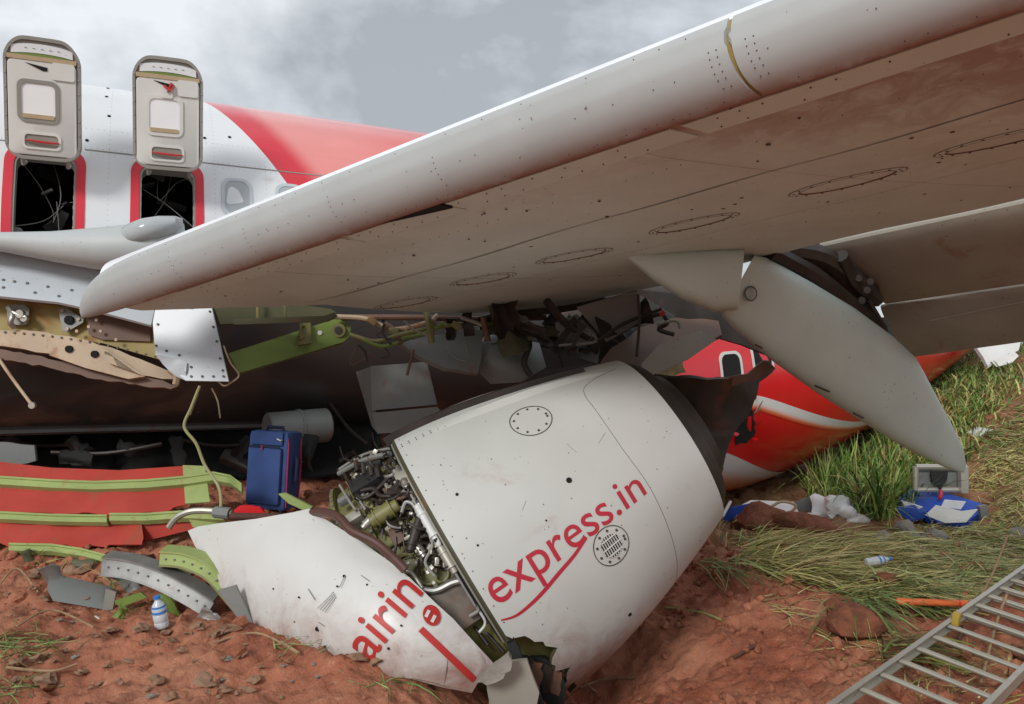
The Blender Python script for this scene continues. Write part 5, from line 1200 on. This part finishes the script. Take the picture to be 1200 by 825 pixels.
# ------------------------------------------------------------------ airline seat and luggage scraps by the grass
q0 = P(1104, 575, 9.9)
st = thing('airline_seat', 'overturned airline seat with blue covers and silver tray frame', 'seat', q0)
fx0, fx1, fy0, fy1 = 1073, 1132, 547, 574
plate('tray_back', [(1077, 551), (1128, 551), (1128, 570), (1077, 571)], 9.85, M['dgrey'], st, th=.03)
mb = MB()
for a, b in (((fx0, fy0), (fx1, fy0)), ((fx0, fy1), (fx1, fy1)), ((fx0, fy0), (fx0, fy1)), ((fx1, fy0), (fx1, fy1))): mb.tube([P(*a, 9.8), P(*b, 9.8)], .035, 8)
obj('tray_frame', mb, M['alum'], st)
plate('tray_bracket', [(1126, 548), (1134, 548), (1135, 578), (1127, 578)], 9.7, M['alum'], st, th=.08)
plate('dark_cloth', [(1090, 552), (1111, 552), (1110, 562), (1104, 570), (1103, 577), (1099, 570), (1092, 562)], 9.75, M['rubber'], st, th=.02)
ptube('red_strap', [(1102, 574, 9.72), (1103, 580, 9.7), (1101, 584, 9.65)], .022, M['sign'], st)
plate('cushion', [(1052, 585), (1068, 574), (1100, 573), (1108, 578), (1090, 598), (1074, 601)], [(1052, 585, 9.9), (1100, 573, 10.1), (1090, 598, 9.5)], M['seatblue'], st, th=.09, noise=.01)
plate('cushion', [(1084, 601), (1108, 577), (1150, 590), (1155, 597), (1130, 613), (1100, 612)], [(1084, 601, 9.5), (1108, 577, 9.9), (1150, 590, 9.7), (1130, 613, 9.2)], M['seatblue'], st, th=.1, noise=.01)
plate('cover_lining', [(1085, 604), (1098, 592), (1128, 599), (1146, 597), (1132, 612), (1108, 613)], 9.2, M['paper'], st, th=.02, noise=.01); plate('cover_lining', [(1056, 586), (1070, 590), (1082, 594), (1072, 599), (1060, 594)], 9.45, M['paper'], st, th=.02)
plate('cushion', [(1050, 598), (1072, 592), (1086, 606), (1066, 612)], 9.3, M['seatblue'], st, th=.07, noise=.01)
plate('cover_lining', [(1108, 586), (1132, 588), (1126, 597), (1104, 594)], 9.45, M['paper'], st, th=.02, noise=.01)
plate('seat_leg', [(1148, 594), (1157, 592), (1160, 616), (1152, 617)], 9.35, M['dgrey'], st, th=.07)
cz = G(985, 612)
def blob(name, ctr, size, m_, label, cat, seed, rough_=.35, group=None, sub=3, flat=False):
    bm = bmesh.new(); bmesh.ops.create_icosphere(bm, subdivisions=sub, radius=1); r = np.random.default_rng(seed); K = r.normal(size=(7, 3)) * 2.2; ph = r.uniform(0, 6, 7)
    for v in bm.verts:
        d_ = sum(math.sin(float(K[i] @ np.array(v.co)) + ph[i]) / (1 + .6 * i) for i in range(7)) * rough_ * .5
        v.co = v.co * (1 + d_); v.co = Vector((v.co.x * size[0], v.co.y * size[1], max(v.co.z, -.5) * size[2]))
    mb = MB(); bm.verts.ensure_lookup_table(); mb.add([Vector(ctr) + v.co for v in bm.verts], [[v.index for v in f_.verts] for f_ in bm.faces]); bm.free()
    return obj(name, mb, M[m_], None, label=label, cat=cat, group=group, ang=60 if m_ == 'paper' else (18 if m_ == 'stone' else 40))
def on_g(px, py, up=0): return G(px, py) + Vector((0, 0, up))
blob('crumpled_cloth', on_g(978, 606, .06), (.24, .2, .14), 'paper', 'crumpled white cloth in front of the tall grass', 'cloth', 3, .7)
blob('crumpled_cloth', on_g(1000, 612, .03), (.18, .12, .07), 'paper', 'small flat white cloth fold beside the crumpled cloth', 'cloth', 5, .7)
for k, (x_, y_) in enumerate(((1064, 606), (1075, 612), (955, 606), (925, 606), (1010, 606), (1120, 616), (1046, 600), (868, 612))):
    blob('paper_scrap', on_g(x_, y_, .02), (random.uniform(.05, .12), random.uniform(.04, .09), random.uniform(.02, .04)), 'paper', 'small crumpled white paper scrap near the blue seat or tail', 'paper', 300 + k, .8, 'paper scraps in the grass', 2)
z_ = G(900, 606).y
wreck('printed_sheets', [(852, 600), (880, 586), (930, 588), (936, 600), (905, 604), (870, 606)], [(852, 600, z_), (880, 586, z_ + .6), (936, 600, z_ + .1)], 'paper', 'loose white paper sheets lying under the red tail', 'paper', .02, noise=.02)
wreck('blue_pad', [(848, 604), (858, 595), (884, 590), (886, 596), (866, 606), (850, 612)], z_ - .15, 'seatblue', 'blue pad lying beside the engine and paper sheets', 'pad', .05)
mb = MB(); mb.tube(smooth_path([P(x, y, z_ - .05) for x, y in ((900, 597), (915, 588), (932, 592), (926, 600), (905, 602), (900, 597))], 4), .018, 6); obj('cream_hoop', mb, M['beigest'], None, label='cream plastic hoop on the paper sheets', cat='hoop')
wreck('grey_sheet', [(930, 590), (945, 583), (966, 588), (962, 598), (940, 600)], z_ + .2, 'dgrey', 'grey bent sheet between soil lump and white cloth', 'debris', .02)
ptube('white_rod', [(846, 606, z_ - .3), (856, 588, z_ - .1)], .02, M['plastic'], None, sm=False, label='short white rod leaning beside the blue pad', cat='rod')
p_ = G(1152, 510); wreck('white_block', [(1138, 508), (1150, 501), (1164, 503), (1158, 513), (1146, 516)], p_.y, 'plastic', 'white foam block lying on the grassy slope', 'block', .12)
z2 = G(1170, 436).y - .3
wb = thing('white_plastic_tray', 'broken white plastic tray lying at the top of the slope', 'tray', P(1170, 432, z2))
plate('tray_base', [(1142, 404), (1196, 401), (1194, 410), (1170, 424), (1158, 430), (1152, 418)], [(1142, 404, z2 + .3), (1196, 401, z2 + .3), (1158, 430, z2)], M['plastic'], wb, th=.08); plate('tray_side', [(1162, 424), (1190, 413), (1194, 417), (1186, 425), (1168, 430)], z2 - .1, M['paper'], wb, th=.06)
a_, b_ = G(1048, 717), G(1126, 720); mb = MB(); up3 = Vector((0, -.03, .09)); zz_ = max(a_.z, b_.z); a_.z = b_.z = zz_; b_.y = a_.y - .05; mb.tube([a_ + up3, a_.lerp(b_, .02) + up3, a_.lerp(b_, .98) + up3, b_ + up3], [.022, .027, .025, .018], 12)
ok_ = obj('orange_stick', mb, M['orange'], None, label='short round orange stick lying beside the ladder', cat='stick')
mb = MB(); mb.tube([a_.lerp(b_, .86) + up3, a_.lerp(b_, 1.0) + up3], [.0262, .0205], 12); obj('red_tip', mb, M['red'], ok_)

# ------------------------------------------------------------------ stones, clods, twigs
SM = []
for k in range(5):
    o = blob('stone_proto', (0, 0, 0), (1, .8, .6), 'stone', None, None, 20 + k, .75, sub=2); SM.append(o.data); bpy.data.objects.remove(o)
SMG = []
for d_ in SM: e = d_.copy(); e.materials[0] = M['stoneg']; SMG.append(e)
def stone(px, py, r, grey=False, label='small tan stone lying on the red soil bank', group='stones on the soil bank', sink=.25):
    q = G(px, py); o = bpy.data.objects.new('stone', random.choice(SMG if grey else SM)); scene.collection.objects.link(o)
    o.location = q + Vector((0, 0, r * .6 * (.5 - sink))); o.scale = (r * random.uniform(.8, 1.2), r * random.uniform(.8, 1.2), r * random.uniform(.7, 1.1)); o.rotation_euler = (random.uniform(-.3, .3), random.uniform(-.3, .3), random.random() * 6)
    if grey and 'tan' in label: label, group = 'small grey stone lying among tan stones on the soil bank', 'grey stones on the soil bank'
    tag(o, label, 'stone', group)
for px, py, r in ((50, 805, .06), (185, 803, .045), (110, 748, .035), (20, 782, .05), (45, 778, .05), (240, 803, .05), (292, 812, .04), (300, 800, .035), (97, 672, .045), (40, 676, .04), (205, 640, .07), (270, 742, .06), (258, 746, .045), (195, 745, .035), (165, 740, .04), (130, 742, .04), (420, 776, .05), (440, 782, .06), (460, 785, .05), (332, 735, .05), (345, 740, .04), (232, 738, .04), (95, 790, .03), (150, 778, .03), (75, 765, .025), (283, 770, .03), (20, 800, .035), (212, 768, .03), (8, 700, .03), (70, 705, .03)): stone(px, py, r)
blob('pale_pebble', on_g(82, 673, .02), (.05, .04, .045), 'stone', 'rounded orange tan pebble beside the grey trough', 'stone', 44, .2)
rs_ = random.Random(4)
for k in range(70):
    px = rs_.uniform(0, 430); py = rs_.uniform(690, 822) if px < 260 else rs_.uniform(755, 822)
    if 218 < px < 330 and py < 740: continue
    stone(px, py, rs_.choice((.012, .016, .02, .026)), rs_.random() < .25)
for px, py, r in ((1065, 627, .14), (1092, 631, .12), (1195, 627, .1), (1034, 634, .1)): stone(px, py, r, True, 'flat pale grey stone showing through flattened grass', 'flat stones in the grass', .8)
blob('soil_clod', on_g(890, 622, .06), (.34, .28, .22), 'clod', 'large dark soil clod beside the nacelle', 'soil clod', 61, .5)
blob('soil_clod', on_g(945, 622, .03), (.36, .28, .16), 'clod', 'flatter brown soil clod next to the crumpled cloth', 'soil clod', 62, .5)
blob('soil_clod', on_g(1000, 735, .02), (.22, .2, .16), 'clod', 'dark soil clod with roots under drooping grass', 'soil clod', 63, .6)
blob('soil_clod', on_g(1040, 690, .02), (.12, .12, .09), 'clod', 'small soil clod below the banded water bottle', 'soil clod', 64, .6)
mb = MB(); rr_ = np.random.default_rng(8)                  # crumbs of soil nobody could count
ico = [(0, 0, 1), (.9, 0, -.4), (-.45, .8, -.4), (-.45, -.8, -.4)]; icf = [(0, 1, 2), (0, 2, 3), (0, 3, 1), (1, 3, 2)]
_b = bmesh.new(); bmesh.ops.create_icosphere(_b, subdivisions=1, radius=1); _b.verts.ensure_lookup_table(); cuf = [tuple(v.index for v in f_.verts) for f_ in _b.faces]; CR = [[tuple(v.co * rr_.uniform(.65, 1.25)) for v in _b.verts] for _ in range(12)]; _b.free()
n_ = 8500; X = rr_.uniform(-4.2, 4.6, n_); Y = rr_.uniform(3.4, 8.2, n_); dens = fbm(X * 1.3, Y * 1.3, 3, 99); keep = rr_.random(n_) < np.clip(.35 + 1.3 * dens, .04, 1); X, Y = X[keep], Y[keep]; Z = H(X, Y)
for x, y, z in zip(X, Y, Z):
    s_ = .004 + .05 * rr_.random() ** 6 + .009 * rr_.random(); qm = Quaternion((rr_.normal(), rr_.normal(), rr_.normal()), rr_.random() * 6).to_matrix(); mb.add([Vector((x, y, z + s_ * .4)) + qm @ (Vector((v[0], v[1], v[2] * .75)) * s_) for v in CR[int(rr_.integers(12))]], cuf)
obj('soil_crumbs', mb, M['soil'], None, smooth=True, ang=12, kind='stuff', base=(0, 0, 0), label='loose crumbs of red soil scattered over the ground', cat='soil')
tw = [([(1140, 738, .16), (1160, 720, .26), (1180, 690, .42)], .009, 'twig'), ([(1128, 742, .05), (1122, 770, .05)], .012, 'twigd'), ([(1150, 810, .05), (1168, 772, .25), (1180, 755, .35)], .010, 'twig'), ([(345, 750, .1), (372, 738, .18), (395, 760, .05)], .008, 'twig'), ([(330, 765, .06), (350, 780, .06)], .010, 'twig'), ([(0, 690, .03), (20, 682, .1), (45, 700, .03)], .007, 'twig'),
      ([(8, 790, .03), (60, 796, .04), (90, 785, .03)], .008, 'twig'), ([(498, 800, .08), (530, 806, .1), (560, 808, .06)], .03, 'twig'), ([(250, 760, .03), (300, 752, .05), (345, 772, .04)], .007, 'twig'), ([(680, 815, .05), (710, 806, .06), (745, 800, .03)], .01, 'twig'), ([(780, 715, .02), (820, 722, .03), (845, 730, .02)], .008, 'green'), ([(860, 775, .02), (885, 762, .03)], .012, 'twigd'), ([(620, 818, .05), (660, 802, .1), (700, 818, .03)], .01, 'twig'), ([(20, 745, .05), (60, 735, .1), (110, 742, .03)], .006, 'twig')]
for pts, r, m_ in tw:
    w = [on_g(x, min(y, 824), u) for x, y, u in pts]; mb = MB(); mb.tube(smooth_path(w, 5), r, 6); obj('twig', mb, M[m_], None, label='thin dry twig or stem lying loose on the soil', cat='twig', group='loose twigs on the ground')

# ------------------------------------------------------------------ grass
GREENS = [c('#7b9150'), c('#93a364'), c('#667f44'), c('#b0b474'), c('#566c3a'), c('#a59c62')]; DRYS = [c('#c2b874'), c('#d6ca92'), c('#aeab60'), c('#8d9650'), c('#b89f6c')]
def blades(name, items, label, cat, twist=1.0):    # items: root, direction, length, width, droop, colour
    n = len(items); V = np.zeros((n, 7, 3)); C_ = np.zeros((n, 7, 4)); C_[..., 3] = 1
    for i, (p, d_, L_, w, dr, col) in enumerate(items):
        p = np.array(p); d_ = np.array(d_) / np.linalg.norm(d_); sd = np.cross(d_, [0, 0, 1.]); ln = np.linalg.norm(sd); sd = sd / ln if ln > .05 else np.array([1., 0, 0])
        tw_ = random.uniform(-twist, twist); sd = sd * math.cos(tw_) + np.cross(d_, sd) * math.sin(tw_); hz = d_ * [1, 1, 0]
        for k, u in enumerate((0, .35, .7)):
            q = p + d_ * L_ * u + hz * dr * L_ * u * u * .5 + np.array([0, 0, -1.]) * dr * L_ * u * u * .9; ww_ = w * (1 - .35 * u)
            V[i, 2 * k] = q - sd * ww_; V[i, 2 * k + 1] = q + sd * ww_
        V[i, 6] = p + d_ * L_ + hz * dr * L_ * .5 + np.array([0, 0, -1.]) * dr * L_ * .9
        C_[i, :, :3] = np.array(col[:3]) * random.uniform(.7, 1.2)
    # blades rest on the ground, never under it
    fl = V.reshape(-1, 3); gz_ = H(fl[:, 0], fl[:, 1]) + .004; fl[:, 2] = np.maximum(fl[:, 2], gz_)
    mb = MB(); mb.v = fl.tolist(); mb.col = C_.reshape(-1, 4); b = (np.arange(n) * 7)
    for o_ in b.tolist(): mb.f += [(o_, o_ + 1, o_ + 3, o_ + 2), (o_ + 2, o_ + 3, o_ + 5, o_ + 4), (o_ + 4, o_ + 5, o_ + 6)]
    mb.m = [0] * len(mb.f)
    return obj(name, mb, M['blade'], None, smooth=False, kind='stuff', base=(0, 0, 0), label=label, cat=cat)
U = random.uniform
FRESH = [c('#6f8f42'), c('#84a050'), c('#5a7c36'), c('#9aae60'), c('#4a6a2e'), c('#a39b5e')]
def gpatch(poly, n):                     # ground points inside a picture polygon, spread evenly
    xs = [p[0] for p in poly]; ys = [p[1] for p in poly]; out = []
    while len(out) < n:
        x, y = U(min(xs), max(xs)), U(min(ys), max(ys))
        if in_poly(x, y, poly): out.append(G(x, y))
    return out
it = []                                   # tall reed clump by the tail
for q in gpatch([(948, 578), (985, 560), (1040, 560), (1078, 590), (1070, 606), (1035, 612), (1000, 604), (960, 596)], 170):
    for k in range(9):
        a = U(0, 6.28); ln = U(.12, .55); it.append((q + Vector((U(-.1, .1), U(-.1, .1), 0)), (math.cos(a) * ln, math.sin(a) * ln - .12, 1), U(.5, 1.2), U(.005, .016), U(.2, 1.0), random.choice(FRESH)))
blades('tall_grass', it, 'tall green reed grass clump beside the red tail', 'grass')
it = []                                   # grass on the slope behind
for q in gpatch([(1010, 520), (1060, 480), (1100, 440), (1140, 410), (1200, 400), (1200, 450), (1165, 480), (1140, 540), (1080, 560), (1040, 560)], 420):
    for k in range(6):
        a = U(0, 6.28); it.append((q + Vector((U(-.2, .2), U(-.2, .2), 0)), (math.cos(a) * .35, math.sin(a) * .35 - .1, 1), U(.25, .7), U(.005, .016), U(.4, 1.1), random.choice(FRESH + DRYS[:1])))
xs_ = RNG.uniform(2.5, 14, 1500); ys_ = RNG.uniform(13, 20, 1500)
for x, y in zip(xs_, ys_):
    for k in range(2):
        a = U(0, 6.28); it.append(((x, y, Hs(x, y)), (math.cos(a) * .35, math.sin(a) * .35, 1), U(.3, .7), U(.01, .016), U(.3, .9), random.choice(GREENS)))
blades('slope_grass', it, 'green grass growing on the slope behind the wreck', 'grass')
it = []                                   # flattened dry grass
def mat_patch(poly, n, per, ang, spread, cols, L=(.25, .6), w=(.004, .008), lift=.15):
    for q in gpatch(poly, n):
        base_a = ang + 1.2 * float(vnoise(np.array([q.x * 1.1]), np.array([q.y * 1.1]), 5)[0])
        for k in range(per):
            a = base_a + random.gauss(0, spread); p = q + Vector((U(-.09, .09), U(-.12, .12), 0)); p.z = Hs(p.x, p.y) + U(.0, .03)
            it.append((p, (math.cos(a), math.sin(a), U(0, lift * 2)), U(*L), U(*w), U(.1, .4), random.choice(cols)))
DG = DRYS + GREENS[:2]
mat_patch([(850, 632), (900, 626), (990, 630), (1040, 652), (1060, 690), (1000, 700), (930, 680), (860, 665)], 300, 8, -.5, .5, DRYS, lift=.3)
mat_patch([(1000, 630), (1100, 615), (1200, 622), (1200, 660), (1130, 705), (1060, 690), (1030, 650)], 380, 8, -.3, .7, DG, (.2, .5), (.003, .007), .12)
mat_patch([(1120, 560), (1200, 520), (1200, 620), (1130, 620), (1165, 600)], 140, 7, -.6, .7, DRYS + [c('#7b5f42')], (.2, .5), (.003, .006), .12)
mat_patch([(1140, 520), (1200, 440), (1200, 540), (1150, 560)], 90, 8, -.8, .7, DRYS + GREENS, (.2, .5), (.004, .007), .2)
mat_patch([(960, 690), (1040, 690), (1100, 705), (1080, 715), (1000, 705)], 110, 6, -1.1, .5, DG + GREENS, (.2, .45), (.004, .007), .4)
mat_patch([(900, 690), (960, 700), (1040, 745), (1010, 790), (950, 760), (890, 715)], 30, 4, -.7, .8, DRYS + [c('#6a5038')], (.15, .35), (.003, .005), .1)
mat_patch([(1010, 770), (1100, 745), (1200, 760), (1200, 820), (1060, 820)], 34, 4, .2, .9, DRYS + [c('#6a5038')], (.15, .4), (.003, .005), .12)
blades('flattened_grass', it, 'flattened dry yellow grass lying over the soil', 'grass', .5)
it = []
for cx, cy, n, ang, L, cols in ((1000, 728, 110, -1.3, (.2, .45), GREENS[:3] + [c('#6e6a40')]), (1045, 690, 60, -.8, (.2, .4), GREENS), (845, 672, 60, -.9, (.2, .4), GREENS), (870, 625, 30, -1.6, (.2, .35), GREENS), (1050, 780, 70, -.1, (.3, .6), [c('#5a5a34'), c('#6d5c3a'), c('#74803e')])):
    for k in range(n):
        q = G(cx + U(-28, 28), cy + U(-14, 10)); a = ang + random.gauss(0, .6); it.append((q + Vector((0, 0, U(.02, .16))), (math.cos(a), math.sin(a), U(.1, .8)), U(*L), U(.004, .008), U(.5, 1.0), random.choice(cols)))
blades('drooping_grass', it, 'dark green grass tufts drooping over soil clods', 'grass')
it = []
for cx, cy, n, sp in ((20, 760, 90, 34), (15, 810, 40, 25), (130, 690, 26, 12), (150, 715, 16, 14), (385, 755, 14, 14), (60, 660, 14, 20), (215, 625, 20, 22), (340, 755, 14, 20), (465, 800, 20, 25)):
    for k in range(n):
        q = G(cx + U(-sp, sp), cy + U(-sp * .5, sp * .5)); a = U(0, 6.28); it.append((q + Vector((0, 0, .01)), (math.cos(a), math.sin(a), U(.1, 1.2) if cx in (130, 60) else U(.05, .4)), U(.1, .32), U(.002, .005), U(.2, .6), random.choice(GREENS[:2] + [c('#7d6a42')] if cx != 130 else GREENS)))
blades('bank_grass', it, 'sparse grass bits scattered on the soil bank', 'grass')
